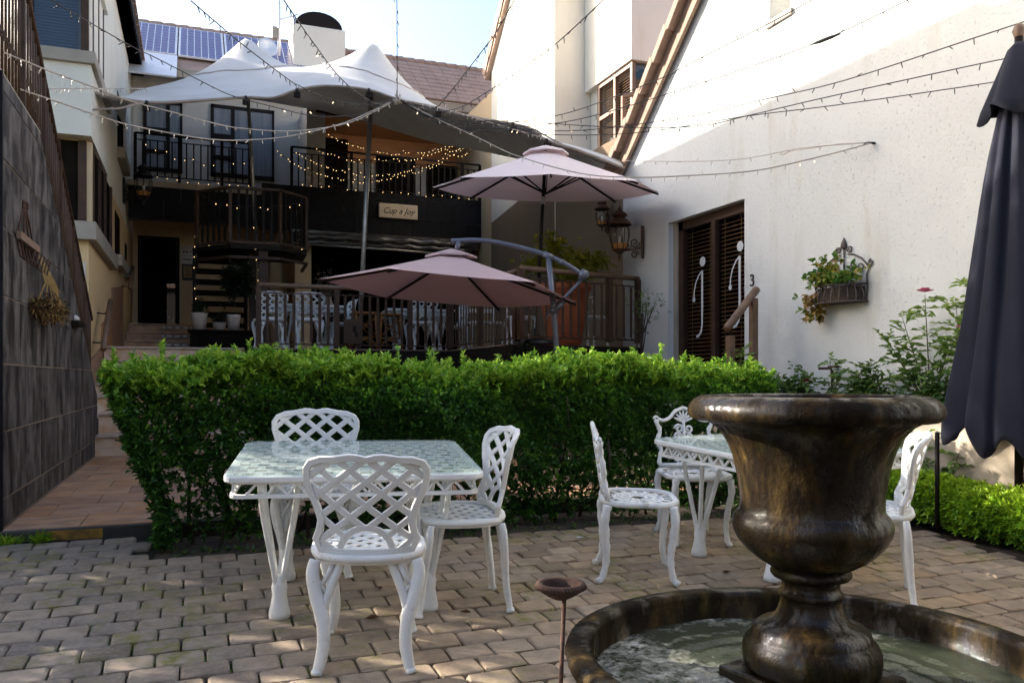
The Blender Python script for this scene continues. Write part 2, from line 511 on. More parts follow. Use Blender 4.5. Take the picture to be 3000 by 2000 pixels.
def thing(name, label, cat, loc=(0, 0, 0), rz=0., group=None):
    o = bpy.data.objects.new(name, None)
    COL.objects.link(o)
    o.empty_display_size = .1
    o.location = loc; o.rotation_euler = (0, 0, rz)
    return tag(o, label, cat, group)

def dup(root, loc, rz, label, group=None, scale=None):
    r = root.copy(); COL.objects.link(r)
    r.location = loc; r.rotation_euler = (0, 0, rz); r['label'] = label
    if scale: r.scale = (scale,)*3
    if group: r['group'] = group
    for ch in list(root.children):
        c = ch.copy(); COL.objects.link(c); c.parent = r
        for g in list(ch.children):
            d = g.copy(); COL.objects.link(d); d.parent = c
    return r

def inside(poly, x, y):
    r = False; n = len(poly); j = n-1
    for i in range(n):
        xi, yi = poly[i]; xj, yj = poly[j]
        if (yi > y) != (yj > y) and x < (xj-xi)*(y-yi)/(yj-yi)+xi: r = not r
        j = i
    return r

def clip_line(poly, p, d, t0, t1, step=.006, keep=None):
    """runs of points of the line p+t*d that lie inside poly"""
    runs = []; cur = []
    t = t0
    while t <= t1:
        x, y = p[0]+d[0]*t, p[1]+d[1]*t
        if inside(poly, x, y) and (keep is None or keep(x, y)):
            cur.append((x, y))
        else:
            if len(cur) > 2: runs.append(cur)
            cur = []
        t += step
    if len(cur) > 2: runs.append(cur)
    return runs

def thin(run, k=5):
    n = len(run)
    if n <= k: return run
    return [run[round(i*(n-1)/(k-1))] for i in range(k)]

def clip_poly(poly, f):
    """keep the part of poly where f(p) >= 0 (f linear)"""
    out = []; n = len(poly)
    for i in range(n):
        a, b = poly[i], poly[(i+1) % n]; fa, fb = f(a), f(b)
        if fa >= 0: out.append(a)
        if (fa >= 0) != (fb >= 0):
            t = fa/(fa-fb); out.append((a[0]+(b[0]-a[0])*t, a[1]+(b[1]-a[1])*t))
    return out

def smooth_pts(pts, n=6):
    """Catmull-Rom through the points"""
    P = [Vector(p) for p in pts]; out = []
    for i in range(len(P)-1):
        a = P[max(i-1, 0)]; b = P[i]; c = P[i+1]; d = P[min(i+2, len(P)-1)]
        for k in range(n):
            t = k/n
            out.append(.5*((2*b)+(c-a)*t+(2*a-5*b+4*c-d)*t*t+(3*b-a-3*c+d)*t**3))
    out.append(P[-1])
    return out

def spiral(c, r0, r1, a0, turns, n=18):
    return [(c[0]+(r0+(r1-r0)*i/n)*cos(a0+turns*2*pi*i/n), c[1]+(r0+(r1-r0)*i/n)*sin(a0+turns*2*pi*i/n)) for i in range(n+1)]

def leaf_mesh(name, base, dirs, L, W, tone, fold=.25, droop=.15):
    """many small folded leaves: base points, unit directions, lengths, widths, tone 0..1"""
    n = len(base)
    up = np.array([0, 0, 1.])[None, :] + rng.normal(0, .35, (n, 3))
    side = np.cross(dirs, up); side /= (np.linalg.norm(side, axis=1, keepdims=True)+1e-9)
    nor = np.cross(side, dirs)
    L = L[:, None]; W = W[:, None]
    mid = base + dirs*L*.5
    tip = base + dirs*L - nor*L*droop
    l = mid + side*W*.5 + nor*W*fold
    r = mid - side*W*.5 + nor*W*fold
    v = np.stack([base, l, tip, r], 1).reshape(-1, 3)
    me = bpy.data.meshes.new(name)
    me.vertices.add(4*n); me.vertices.foreach_set('co', v.ravel())
    idx = (np.arange(n)[:, None]*4 + np.array([0, 2, 1, 0, 3, 2])[None, :]).ravel()
    me.loops.add(6*n); me.loops.foreach_set('vertex_index', idx.astype(np.int32))
    me.polygons.add(2*n)
    me.polygons.foreach_set('loop_start', (np.arange(2*n)*3).astype(np.int32))
    at = me.attributes.new('tone', 'FLOAT', 'POINT')
    at.data.foreach_set('value', np.repeat(tone, 4).astype(np.float32))
    me.update(calc_edges=True)
    return me

def rosettes(P, Nrm, k, L, tone, spread=.9, jl=.3, tj=.15, ratio=.42):
    """k leaves round each shoot tip P pointing along Nrm -> arrays for leaf_mesh"""
    n = len(P)
    Nrm = Nrm/(np.linalg.norm(Nrm, axis=1, keepdims=True)+1e-9)
    ref = np.where(np.abs(Nrm[:, 2:3]) < .9, np.array([[0, 0, 1.]]), np.array([[1., 0, 0]]))
    u = np.cross(Nrm, ref); u /= np.linalg.norm(u, axis=1, keepdims=True)
    w = np.cross(Nrm, u)
    B = np.repeat(P, k, 0)
    ang = (np.tile(np.arange(k), n)*2.399 + np.repeat(rng.uniform(0, 6.28, n), k))
    el = rng.uniform(.15, spread, n*k)*1.25
    d = np.repeat(Nrm, k, 0)*np.cos(el)[:, None] + (np.repeat(u, k, 0)*np.cos(ang)[:, None]+np.repeat(w, k, 0)*np.sin(ang)[:, None])*np.sin(el)[:, None]
    B = B - np.repeat(Nrm, k, 0)*(rng.uniform(0, .035, n*k)[:, None])
    LL = np.repeat(L, k)*rng.uniform(1-jl, 1+jl, n*k)
    T = np.clip(np.repeat(tone, k)+rng.normal(0, tj, n*k), 0, 1)
    return B, d, LL, LL*ratio*rng.uniform(.8, 1.2, n*k), T

def text_mesh(s, size, shear=0., depth=.004):
    cu = bpy.data.curves.new('lettering', 'FONT')
    cu.body = s; cu.size = size; cu.shear = shear; cu.extrude = depth
    cu.align_x = 'CENTER'; cu.align_y = 'CENTER'; cu.resolution_u = 3
    o = bpy.data.objects.new('lettering', cu); COL.objects.link(o)
    dg = bpy.context.evaluated_depsgraph_get()
    me = bpy.data.meshes.new_from_object(o.evaluated_get(dg))
    bpy.data.objects.remove(o)
    return me

# ================================================================== SETTING
def gz(y):
    return .06*y

# ground sheet to the horizon
m = MB()
ys = [(-400, -.42), (-5, -.42), (0, -.08), (5.9, .27), (6.2, .27), (400, .27)]
for i in range(len(ys)-1):
    (y0, z0), (y1, z1) = ys[i], ys[i+1]
    m.add([(-400, y0, z0), (400, y0, z0), (400, y1, z1), (-400, y1, z1)], [(0, 1, 2, 3)])
struct(m.build('ground', 'soil'))

# ---- brick paving: bedding sheet with the bricks as its pieces
BC = Vector((2.018, 2.303, 0)); BR = .861           # fountain basin centre and radius
m = MB()
for (x0, x1, y0, y1) in ((-3.2, 5.0, 1.2, 5.28), (-3.2, -.22, 5.28, 6.0)):
    m.add([(x0, y0, gz(y0)-.028), (x1, y0, gz(y0)-.028), (x1, y1, gz(y1)-.028), (x0, y1, gz(y1)-.028)], [(0, 1, 2, 3)])
paving = struct(m.build('paving', 'sand'))

def brick_geo(lx, ly, k):
    r = random.Random(k)
    def ring(ins, z):
        hx, hy = lx/2-ins, ly/2-ins; c = min(.013, hx*.3)
        pts = [(hx-c, -hy), (hx, -hy+c), (hx, hy-c), (hx-c, hy), (-hx+c, hy), (-hx, hy-c), (-hx, -hy+c), (-hx+c, -hy)]
        return [(x+r.uniform(-.003, .003), y+r.uniform(-.003, .003), z+r.uniform(-.0012, .0012)) for x, y in pts]
    vs = ring(0, -.05)+ring(0, -.010)+ring(.003, -.003)+ring(.010, 0)
    fs = [(i*8+k2, i*8+(k2+1) % 8, (i+1)*8+(k2+1) % 8, (i+1)*8+k2) for i in range(3) for k2 in range(8)]
    fs.append(tuple(range(24, 32)))
    return vs, fs

bricks = []      # x, y, lx, ly, rot
PX, PY = .1965, .1515
ry = 1.45; row = 0
while ry < 5.97:
    off = (row % 2)*PX/2
    x = -3.1+off
    while x < 5.0:
        if (Vector((x, ry, 0))-BC).length > BR-.07 and not (ry > 5.26 and x > -.28):
            bricks.append((x, ry, PX-.008, PY-.008, 0))
        x += PX
    ry += PY; row += 1
vari = []
for k in range(12):
    vs, fs = brick_geo(PX-.008, PY-.008, k)
    me = MB().add(vs, fs).mesh('paving_brick'); me.materials.append(MT['paver']); vari.append(me)
fw = Vector((sin(radians(21.2)), cos(radians(21.2))))
rt = Vector((fw.y, -fw.x))
def vis_key(b):
    p = Vector((b[0], b[1])); d = p.dot(fw); a = p.dot(rt)/max(d, .1)
    v = 1105+(1.4-gz(b[1]))/d*2400; u = 1500+2400*a
    ok = d > .5 and -60 < u < 3060 and v < 2060
    return (0 if ok else 1, d)
bricks.sort(key=vis_key)
tilt = math.atan(.06)
rest = MB(); rr = []
for i, (x, y, lx, ly, ro) in enumerate(bricks):
    z = gz(y)+random.uniform(-.004, .004)
    R = Matrix.Rotation(tilt+random.gauss(0, .010), 3, 'X') @ Matrix.Rotation(random.gauss(0, .012), 3, 'Y') @ Matrix.Rotation(random.gauss(0, .012), 3, 'Z')
    std = abs(lx-(PX-.008)) < 1e-6
    if i < 300:
        if std:
            me = vari[random.randrange(12)]
        else:
            vs, fs = brick_geo(lx, ly, i); me = MB().add(vs, fs).mesh('paving_brick'); me.materials.append(MT['paver'])
        o = link('paving_brick', me, None, paving)
        o.location = (x, y, z); o.rotation_euler = R.to_euler()
    else:
        vs, fs = brick_geo(lx, ly, i % 40)
        rest.add([R @ Vector(v)+Vector((x, y, z)) for v in vs], fs)
        rr += [random.random()]*len(vs)
o = stuff(rest.build('paving_bricks', 'paver', paving, fix=False))
at = o.data.attributes.new('rnd', 'FLOAT', 'POINT'); at.data.foreach_set('value', rr)

# ---- raised sandstone path
PZ = .424
m = MB(); m.b2((-1.5, 6.03, .1), (6.3, 13.0, PZ-.012))
path = struct(m.build('path', 'grout'))
tv = {}
def piece(cache, dims, mat, name, parent, loc, rot=(0, 0, 0), bev=.004, jit=0.):
    key = tuple(round(d, 3) for d in dims)
    if key not in cache:
        b = MB(); hx, hy, hz = [d/2 for d in dims]; e = min(bev, hx*.3, hy*.3, hz*.6)
        def ring(i, z): return [(-hx+i, -hy+i, z), (hx-i, -hy+i, z), (hx-i, hy-i, z), (-hx+i, hy-i, z)]
        vs = ring(0, -hz)+ring(0, hz-e)+ring(e, hz)
        fs = [(i*4+k, i*4+(k+1) % 4, (i+1)*4+(k+1) % 4, (i+1)*4+k) for i in range(2) for k in range(4)]+[(8, 9, 10, 11), (3, 2, 1, 0)]
        me = b.add(vs, fs).mesh(name); me.materials.append(MT[mat] if isinstance(mat, str) else mat); cache[key] = me
    o = link(name, cache[key], None, parent)
    o.location = Vector(loc)+Vector((random.uniform(-jit, jit), random.uniform(-jit, jit), random.uniform(-jit, jit)))
    o.rotation_euler = rot
    return o
yy = 6.05; j = 0
while yy < 12.4:
    dy = .52
    xx = -1.15-.26*(j % 2)
    while xx < 5.9:
        x0 = max(xx, -1.145); x1 = min(xx+.445, 5.98)
        if x1-x0 > .05:
            piece(tv, (x1-x0-.008, dy-.008, .03), 'path', 'path_tile', path, ((x0+x1)/2, yy+dy/2, PZ-.015), bev=.003, jit=.0012)
        xx += .445
    yy += dy; j += 1
m = MB(); m.b2((-1.15, 5.985, .1), (6.0, 6.045, PZ-.004))
kerb = struct(m.build('kerb', 'kerb', bevel=.008))
m = MB(); m.b2((-.93, 5.981, .35), (-.56, 5.99, PZ-.012)); m.build('painted_band', 'yellow', kerb)

# ---- flight of sandstone steps on the left
steps = struct(MB().b2((-1.14, 11.9, .3), (.7, 12.0, .42)).build('steps', 'grout'))
lev = [(11.35, .679), (11.75, .94), (12.15, 1.158), (12.55, 1.32), (12.95, 1.478), (13.35, 1.66), (13.75, 1.87)]
for i, (y0, z) in enumerate(lev):
    m = MB(); m.b2((-1.148 if y0 < 11.8 else -1.27, y0, z-.30), (.75, y0+1.2, z-.035)); m.build('riser', 'riser', steps)
    m = MB(); m.b2((-1.146 if y0 < 11.8 else -1.275, y0-.03, z-.033), (.75, y0+1.2, z)); m.build('tread', 'tread', steps, bevel=.006)
for k, (y0, z) in enumerate(((17.6, 2.12), (18.2, 2.32), (18.8, 2.53))):
    m = MB(); m.b2((-1.28, y0, z-.4), (1.2, y0+(1.6 if k == 2 else .7), z-.033)); m.build('riser', 'path', steps)
    m = MB(); m.b2((-1.285, y0-.03, z-.031), (1.2, y0+(1.6 if k == 2 else .7), z)); t = m.build('tread', 'path', steps, bevel=.006)
    m = MB(); m.b2((-.62, y0-.036, z-.10), (-.02, y0-.004, z-.055))
    st = m.build('tactile_strip', 'paper', steps)
    m = MB()
    for q in range(4): m.b2((-.58+q*.15, y0-.040, z-.09), (-.52+q*.15, y0-.033, z-.066))
    m.build('studs', 'ink', st)
m = MB(); m.b2((-1.3, 14.9, .4), (.78, 17.7, 1.868)); m.build('landing', 'path', steps)

# ---- slate-clad stair wall
wall = thing('slate_wall', 'tall retaining wall clad in streaked dark slate slabs below the stair railing', 'wall', (-1.3, 6.1, .2))
WL = wall.location
def wl(v): return (v[0]-WL[0], v[1]-WL[1], v[2]-WL[2])
top = [(6.1, 3.36), (7.55, 3.30), (11.62, 1.16)]
prof = [(6.1, .2), (11.62, .2)]+top[::-1]
m = MB().prism(prof, -1.62, -1.1535, 'x'); m.v = [wl(v) for v in m.v]
m.build('core', 'grout', wall)
zl = [.43, .612, 1.049, 1.487, 1.929, 2.371, 2.81, 3.25, 3.7]
def f_top(p): return (3.352-p[1]) if True else 0
def f_slope(p):
    # below the sloping top edge
    return (1.152+(11.62-p[0])*(3.30-1.16)/(11.62-7.55)) - p[1]
for r in range(len(zl)-1):
    y = 6.102-(r % 2)*.31
    while y < 11.62:
        y1 = y+.87
        poly = [(max(y, 6.102)+.004, zl[r]+.006), (min(y1, 11.618)-.004, zl[r]+.006), (min(y1, 11.618)-.004, zl[r+1]-.006), (max(y, 6.102)+.004, zl[r+1]-.006)]
        if poly[1][0]-poly[0][0] > .02:
            poly = clip_poly(clip_poly(poly, f_top), f_slope)
            if len(poly) > 2:
                d = random.uniform(0, .004)
                m = MB().prism(poly, -1.172, -1.150+d, 'x'); m.v = [wl(v) for v in m.v]
                m.build('slate_slab', 'slate', wall)
        y = y1
m = MB(); m.b2((-1.62, 6.06, .2), (-1.145, 6.098, 3.36)); m.v = [wl(v) for v in m.v]; m.build('end_slab', 'slate_dark', wall)
m = MB(); m.bar((-1.40, 7.54, 3.33), (-1.40, 11.66, 1.16), .44, .04, (1, 0, 0)); m.b2((-1.64, 6.05, 3.36), (-1.16, 7.56, 3.385))
m.v = [wl(v) for v in m.v]; m.build('coping', 'cream_d', wall)

# stair railing above it
rail = thing('stair_railing', 'brown iron stair railing with scrolls climbing above the slate wall', 'railing', (-1.25, 7, 3.4))
RL = rail.location
def lo(m, L): m.v = [(v[0]-L[0], v[1]-L[1], v[2]-L[2]) for v in m.v]; return m
def rtop(y): return 4.55+(7.0-y)*.525 if y > 7.0 else 4.55
def rbot(y): return 3.38 if y < 7.55 else 3.34-(y-7.55)*.526
m = MB(); m.tube([(-1.22, 5.2, 4.55), (-1.22, 7.0, 4.55), (-1.22, 11.6, rtop(11.6))], .028, 8); lo(m, RL).build('handrail', 'brown', rail)
m = MB(); m.tube([(-1.22, 5.2, 3.46), (-1.22, 7.55, 3.43), (-1.22, 11.6, rbot(11.6)+.06)], .016, 6); lo(m, RL).build('bottom_rail', 'brown', rail)
y = 5.3; k = 0
while y < 11.6:
    m = MB()
    zb, zt = rbot(y)+.02, rtop(y)
    if k % 8 == 0:
        m.b2((-1.245, y-.025, zb-.06), (-1.195, y+.025, zt))
        nm = 'post'
    else:
        nm = 'baluster'
        m.tube([(-1.22, y, zb), (-1.22, y, zt)], .0105, 6)
        if k % 2 == 0 and y > 6.4:
            for c0, sg in ((.30, 1), (.30, -1)):
                pts = spiral((y+sg*.045, zb+(zt-zb)*c0), .045, .012, pi/2*(1+sg), 1.2*sg, 14)
                m.tube([(-1.22, a, b) for a, b in pts], .008, 5)
    lo(m, RL).build(nm, 'brown', rail)
    y += .115; k += 1

# ================================================================== LEFT BUILDING
def part(root, name, mat, fn, bevel=0.):
    m = MB(); fn(m)
    L = root.location
    return lo(m, L).build(name, mat, root, bevel=bevel)
lb = thing('left_house', 'cream two-storey house on the left with corner windows and deep sills', 'house', (-3, 16, .3))
part(lb, 'wall', 'stucco2', lambda m: m.b2((-3.6, 12.1, 4.52), (-1.3, 21.5, 8.1)))
part(lb, 'lower_wall', 'stucco4', lambda m: m.b2((-3.6, 12.1, .2), (-1.3, 21.5, 4.52)))
part(lb, 'oriel', 'stucco2', lambda m: m.b2((-2.75, 11.86, 4.52), (-1.245, 14.1, 5.44)))
part(lb, 'oriel_sill', 'cream_d', lambda m: (m.b2((-2.8, 11.80, 5.44), (-1.19, 14.0, 5.60))), .01)
part(lb, 'oriel_head', 'stucco2', lambda m: m.b2((-2.75, 11.86, 7.0), (-1.245, 14.1, 8.08)))
for x0 in (-1.37, -2.0, -2.72): part(lb, 'mullion', 'brown', lambda m: m.b2((x0, 11.90, 5.60), (x0+.09, 11.98, 7.0)))
for y0 in (12.55, 13.25, 13.9): part(lb, 'mullion', 'brown', lambda m: m.b2((-1.37, y0, 5.60), (-1.29, y0+.09, 7.0)))
w = part(lb, 'window', 'brown', lambda m: m.b2((-2.72, 11.90, 6.95), (-1.29, 11.98, 7.02)))
part(w, 'pane', 'glass', lambda m: [m.add([(-2.70, 11.95, 5.6), (-1.33, 11.95, 5.6), (-1.33, 11.95, 7), (-2.70, 11.95, 7)], [(0, 1, 2, 3)]), m.add([(-1.32, 11.95, 5.6), (-1.32, 14, 5.6), (-1.32, 14, 7), (-1.32, 11.95, 7)], [(0, 1, 2, 3)])]).location = -lb.location
def blind(m):
    z = 5.62
    while z < 7.0:
        m.b2((-2.66, 12.02, z), (-1.42, 12.055, z+.030)); z += .040
part(lb, 'window_blind', 'bluebl', blind)
# lower corner window
part(lb, 'lower_sill', 'cream_d', lambda m: (m.b2((-2.1, 11.98, 3.20), (-1.2, 12.14, 3.44)), m.b2((-1.34, 12.14, 3.205), (-1.2, 15.3, 3.435))), .01)
part(lb, 'window_reveal', 'inside', lambda m: (m.b2((-2.05, 12.085, 3.44), (-1.42, 12.11, 4.50)), m.b2((-1.31, 12.35, 3.44), (-1.285, 14.9, 4.50))))
for x0 in (-2.06, -1.72, -1.42): part(lb, 'mullion', 'brown', lambda m: m.b2((x0, 12.05, 3.44), (x0+.10, 12.15, 4.50)))
for y0 in (12.24, 13.1, 13.9, 14.8): part(lb, 'mullion', 'brown', lambda m: m.b2((-1.31, y0, 3.44), (-1.255, y0+.12, 4.50)))
part(lb, 'window_surround', 'stucco3', lambda m: (m.b2((-1.33, 12.08, 3.44), (-1.262, 12.22, 4.50)),))
for (y0, y1, z0, z1) in ((15.9, 16.9, 3.55, 4.34), (18.1, 18.6, 3.6, 4.1)):
    part(lb, 'window', 'inside', lambda m: m.b2((-1.32, y0, z0), (-1.294, y1, z1)))
    part(lb, 'sill', 'cream_d', lambda m: m.b2((-1.33, y0-.1, z0-.2), (-1.17, y1+.1, z0-.004)), .01)
part(lb, 'upper_sill', 'cream_d', lambda m: m.b2((-1.33, 16.3, 5.35), (-1.17, 17.8, 5.55)), .01)
part(lb, 'window', 'inside', lambda m: m.b2((-1.32, 16.4, 5.55), (-1.294, 17.7, 6.6)))
part(lb, 'eave', 'darkm', lambda m: (m.b2((-1.32, 10.35, 8.1), (-1.05, 21.4, 8.26)),))
part(lb, 'roof', 'tile', lambda m: m.prism([(-3.85, 8.1), (-1.08, 8.1), (-1.08, 8.28), (-2.4, 8.85), (-3.85, 8.3)], 10.3, 21.6, 'y'))
for i in range(22):
    part(lb, 'eave_tile', 'tile', lambda m: m.b2((-1.35, 10.35+i*.48, 8.27), (-1.0, 10.79+i*.48, 8.325)))
for k, (y0, y1, z0, z1) in enumerate(((12.11, 13.6, .45, 1.6), (13.62, 15.2, .9, 2.2), (15.22, 17.5, 1.3, 2.9))):
    part(lb, 'stone_dado', 'path', lambda m: m.prism([(y0, z0), (y1, z0), (y1, z1+.25), (y0, z1)], -1.31, -1.285+.001*k, 'x'))
# brown grab rails on the wall of the left house
for i, (y0, z0, y1, z1) in enumerate(((12.25, 1.78, 13.3, 2.52), (17.2, 3.1, 18.0, 3.6))):
    t = thing('wall_handrail', ('tan wooden handrail slanting up the cream wall beside the slate wall', 'short brown handrail on the cream wall near the dark doorway')[i], 'handrail', (-1.2, y0, z0))
    m = MB(); m.tube([(-1.14, y0, z0), (-1.14, y1, z1)], .04, 10); lo(m, t.location).build('rail', 'brown2', t)
    for f in (.2, .8):
        yq, zq = y0+(y1-y0)*f, z0+(z1-z0)*f
        m = MB(); m.tube([(-1.31, yq, zq-.05), (-1.2, yq, zq-.06), (-1.15, yq, zq)], .01, 6); lo(m, t.location).build('bracket', 'darkm', t)
t = thing('direction_sign', 'small white panel with a black arrow on the cream wall behind the stair railing', 'sign', (-1.41, 12.09, 2.6))
m = MB(); m.box((0, 0, 0), (.15, .012, .62)); m.build('panel', 'paper', t)
m = MB(); m.bar((-.04, -.009, .16), (.03, -.009, .22), .018, .004, (0, 1, 0)); m.bar((.04, -.009, .23), (-.01, -.009, .235), .018, .004, (0, 1, 0)); m.bar((.04, -.009, .23), (.035, -.009, .18), .018, .004, (0, 1, 0)); m.bar((-.04, -.009, -.10), (.05, -.009, -.10), .018, .004, (0, 1, 0))
m.build('arrow', 'ink', t)

# ================================================================== BACK BUILDING
bb = thing('back_house', 'dark-fronted restaurant building at the back with balconies and slate bands', 'building', (2.5, 20, 1.8))
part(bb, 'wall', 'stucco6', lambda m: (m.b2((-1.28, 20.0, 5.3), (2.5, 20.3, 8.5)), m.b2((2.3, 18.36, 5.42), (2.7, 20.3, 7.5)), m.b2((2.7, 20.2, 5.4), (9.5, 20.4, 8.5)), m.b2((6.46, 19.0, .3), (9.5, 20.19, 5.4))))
part(bb, 'ground_wall', 'stucco3', lambda m: (m.b2((-1.28, 20.0, 2.0), (-1.17, 20.3, 5.3)), m.b2((-.31, 20.0, 2.0), (2.35, 20.3, 5.3)), m.b2((-1.17, 20.0, 4.56), (-.31, 20.3, 5.3)), m.b2((2.05, 18.4, 1.8), (2.4, 20.0, 4.6))))
part(bb, 'column', 'stucco3', lambda m: m.tube([(1.72, 19.2, 1.8), (1.72, 19.2, 4.6)], .16, 16))
# doorway on the left
dr = part(bb, 'door', 'darkm', lambda m: (m.b2((-1.17, 19.97, 2.53), (-1.09, 20.1, 4.55)), m.b2((-.39, 19.97, 2.53), (-.31, 20.1, 4.55)), m.b2((-1.09, 19.97, 4.47), (-.39, 20.1, 4.55))))
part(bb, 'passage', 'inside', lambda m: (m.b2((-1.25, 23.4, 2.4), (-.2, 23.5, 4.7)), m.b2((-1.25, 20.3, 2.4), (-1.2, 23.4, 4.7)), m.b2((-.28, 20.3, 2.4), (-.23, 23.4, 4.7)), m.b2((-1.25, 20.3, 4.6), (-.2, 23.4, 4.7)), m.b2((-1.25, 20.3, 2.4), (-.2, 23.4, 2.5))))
part(bb, 'mirror', 'glass', lambda m: m.b2((-.60, 20.9, 2.65), (-.42, 20.92, 3.6)))
# balcony slab and slate bands
part(bb, 'balcony_slab', 'cream_d', lambda m: (m.b2((-1.28, 18.3, 5.30), (2.3, 20.0, 5.42)), m.b2((2.3, 18.32, 5.34), (6.4, 20.2, 5.45))))
def bandpieces(x0, x1, z0, z1, y, dx, dz):
    z = z0; r = 0
    part(bb, 'band_core', 'grout', lambda m: m.b2((x0, y+.02, z0), (x1, y+.3, z1)))
    while z < z1-.02:
        x = x0-(r % 2)*dx/2
        while x < x1:
            a, b = max(x, x0), min(x+dx, x1); zz = min(z+dz, z1)
            if b-a > .03:
                part(bb, 'slate_panel', 'slate_dark', lambda m: m.b2((a+.003, y-random.uniform(0, .003), z+.003), (b-.003, y+.03, zz-.003)))
            x += dx
        z += dz; r += 1
bandpieces(-1.25, 1.35, 4.62, 5.30, 18.28, .66, .40)
bandpieces(1.35, 6.3, 4.55, 5.55, 18.25, .66, .42)
# upper windows
for (x0, x1, z0, z1, ml) in ((-1.06, -.25, 6.0, 7.6, (-.55,)), (.35, 1.75, 6.0, 7.65, (.83,))):
    part(bb, 'window_opening', 'inside', lambda m: m.b2((x0, 19.985, z0), (x1, 20.01, z1)))
    w = part(bb, 'window', 'darkm', lambda m: [m.b2((x0, 19.94, z0), (x0+.07, 19.99, z1)), m.b2((x1-.05, 19.94, z0), (x1, 19.99, z1)), m.b2((x0, 19.94, z1-.07), (x1, 19.99, z1)), m.b2((x0, 19.94, z0), (x1, 19.99, z0+.09)), m.b2((ml[0]-.04, 19.935, z0), (ml[0]+.04, 19.99, z1)), m.b2((x0, 19.936, z0+.86), (ml[0], 19.99, z0+.98)), m.b2((x0, 19.937, z0+.40), (ml[0], 19.99, z0+.49))])
    part(bb, 'curtain', 'curtain', lambda m: m.b2((x0+.06, 19.965, z0+.1), (x1-.05, 19.980, z1-.08)))
# porch on the right: timber ceiling, back wall, dark joinery
part(bb, 'porch_back', 'timber', lambda m: m.b2((2.7, 20.15, 6.7), (6.3, 20.19, 7.5)))
part(bb, 'porch_wall', 'inside', lambda m: (m.b2((2.7, 20.12, 5.45), (3.5, 20.16, 7.2)), m.b2((4.2, 20.12, 5.45), (5.2, 20.16, 6.9)), m.b2((5.5, 20.12, 5.45), (6.3, 20.16, 6.8))))
for i in range(11):
    part(bb, 'ceiling_board', 'timber', lambda m: m.b2((2.7, 18.3+i*.172, 7.32+random.uniform(0, .004)), (6.35, 18.3+i*.172+.168, 7.36)))
part(bb, 'porch_floor', 'timber2', lambda m: m.b2((2.6, 18.5, 5.452), (6.3, 20.1, 5.47)))
part(bb, 'beam', 'darkm', lambda m: m.b2((2.5, 18.30, 7.22), (6.35, 18.40, 7.34)))
part(bb, 'parapet_side', 'stucco3', lambda m: m.b2((6.31, 17.54, 1.8), (6.45, 20.15, 7.9)))
# open restaurant room below the right balcony
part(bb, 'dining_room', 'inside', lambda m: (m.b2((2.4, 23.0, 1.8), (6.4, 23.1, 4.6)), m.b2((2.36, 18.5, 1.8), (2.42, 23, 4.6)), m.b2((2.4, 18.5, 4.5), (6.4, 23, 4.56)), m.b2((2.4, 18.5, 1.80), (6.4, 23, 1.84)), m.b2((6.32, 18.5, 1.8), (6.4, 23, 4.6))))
part(bb, 'valance', 'pvc', lambda m: m.b2((1.95, 18.20, 4.36), (6.2, 18.245, 4.60)))
def roll(m):
    for k, (z, rr) in enumerate(((4.45, .10), (4.33, .085))):
        pts = [(2.0+i*.18, 18.12+.02*sin(i*1.7), z+.02*sin(i*2.3+k)) for i in range(23)]
        m.tube(pts, [rr*(.8+.35*random.random()) for _ in pts], 9)
part(bb, 'rolled_blind', 'pvc', roll)
part(bb, 'blind_pole', 'silver', lambda m: m.tube([(1.9, 18.06, 4.27), (4.2, 18.06, 4.25), (5.75, 18.06, 4.20)], .028, 8))
# roof, solar panels, tiles
RS = radians(38.7); e0 = Vector((0, 19.75, 8.34)); sd = Vector((0, cos(RS), sin(RS))); sn = Vector((0, -sin(RS), cos(RS)))
def rp(x, t, h=0.): return Vector((x, 0, 0))+e0+sd*t+sn*h
part(bb, 'roof', 'tile', lambda m: m.add([rp(-1.6, -.2), rp(9, -.2), rp(9, 2.55), rp(-1.6, 2.55), (-1.6, 24, 8.2), (9, 24, 8.2)], [(0, 1, 2, 3), (3, 2, 5, 4), (0, 3, 4), (1, 5, 2), (0, 4, 5, 1)]))
tc = {}
Rm = Matrix.Rotation(RS, 3, 'X')
for r in range(9):
    for c in range(12):
        p = rp(4.55+c*.305+(r % 2)*.02, .05+r*.285, .035)
        o = piece(tc, (.300, .33, .035), 'tile', 'roof_tile', bb, p-bb.location, (RS-.06+random.gauss(0, .006), 0, random.gauss(0, .006)), bev=.012)
for c in range(36):
    p = rp(-1.5+c*.30, 2.58, .03)
    m = MB(); m.tube([(-.16, 0, 0), (.16, 0, .01)], [.085, .095], 8); o = m.build('ridge_cap', 'tile', bb); o.location = p-bb.location
def panel(x, t, w=.99, h=1.98):
    p = part(bb, 'solar_panel', 'alu', lambda m: m.box(rp(x+w/2, t+h/2, .09), (w, h, .04), M=Rm))
    for i in range(6):
        for j in range(10):
            cx, cy = x+.035+(w-.07)*(i+.5)/6, t+.035+(h-.07)*(j+.5)/10
            m = MB(); m.box((0, 0, 0), ((w-.07)/6-.022, (h-.07)/10-.016, .006), M=Rm)
            key = 'solar_cell'
            if key not in tc:
                me = m.mesh('solar_cell'); me.materials.append(MT['cell']); tc[key] = me
            o = link('solar_cell', tc[key], None, p); o.location = rp(cx, cy, .113)-bb.location
for i in range(4): panel(-1.36+i*1.02, .42)
part(bb, 'solar_panel', 'alu', lambda m: m.box(rp(-.85, -.3, .09), (.99, 1.3, .04), M=Rm))
part(bb, 'fascia', 'cream_d', lambda m: m.b2((-1.3, 19.6, 8.05), (9, 19.7, 8.25)))
ch = part(bb, 'chimney', 'stucco2', lambda m: m.b2((2.22, 20.3, 8.2), (3.47, 21.3, 9.93)), .015)
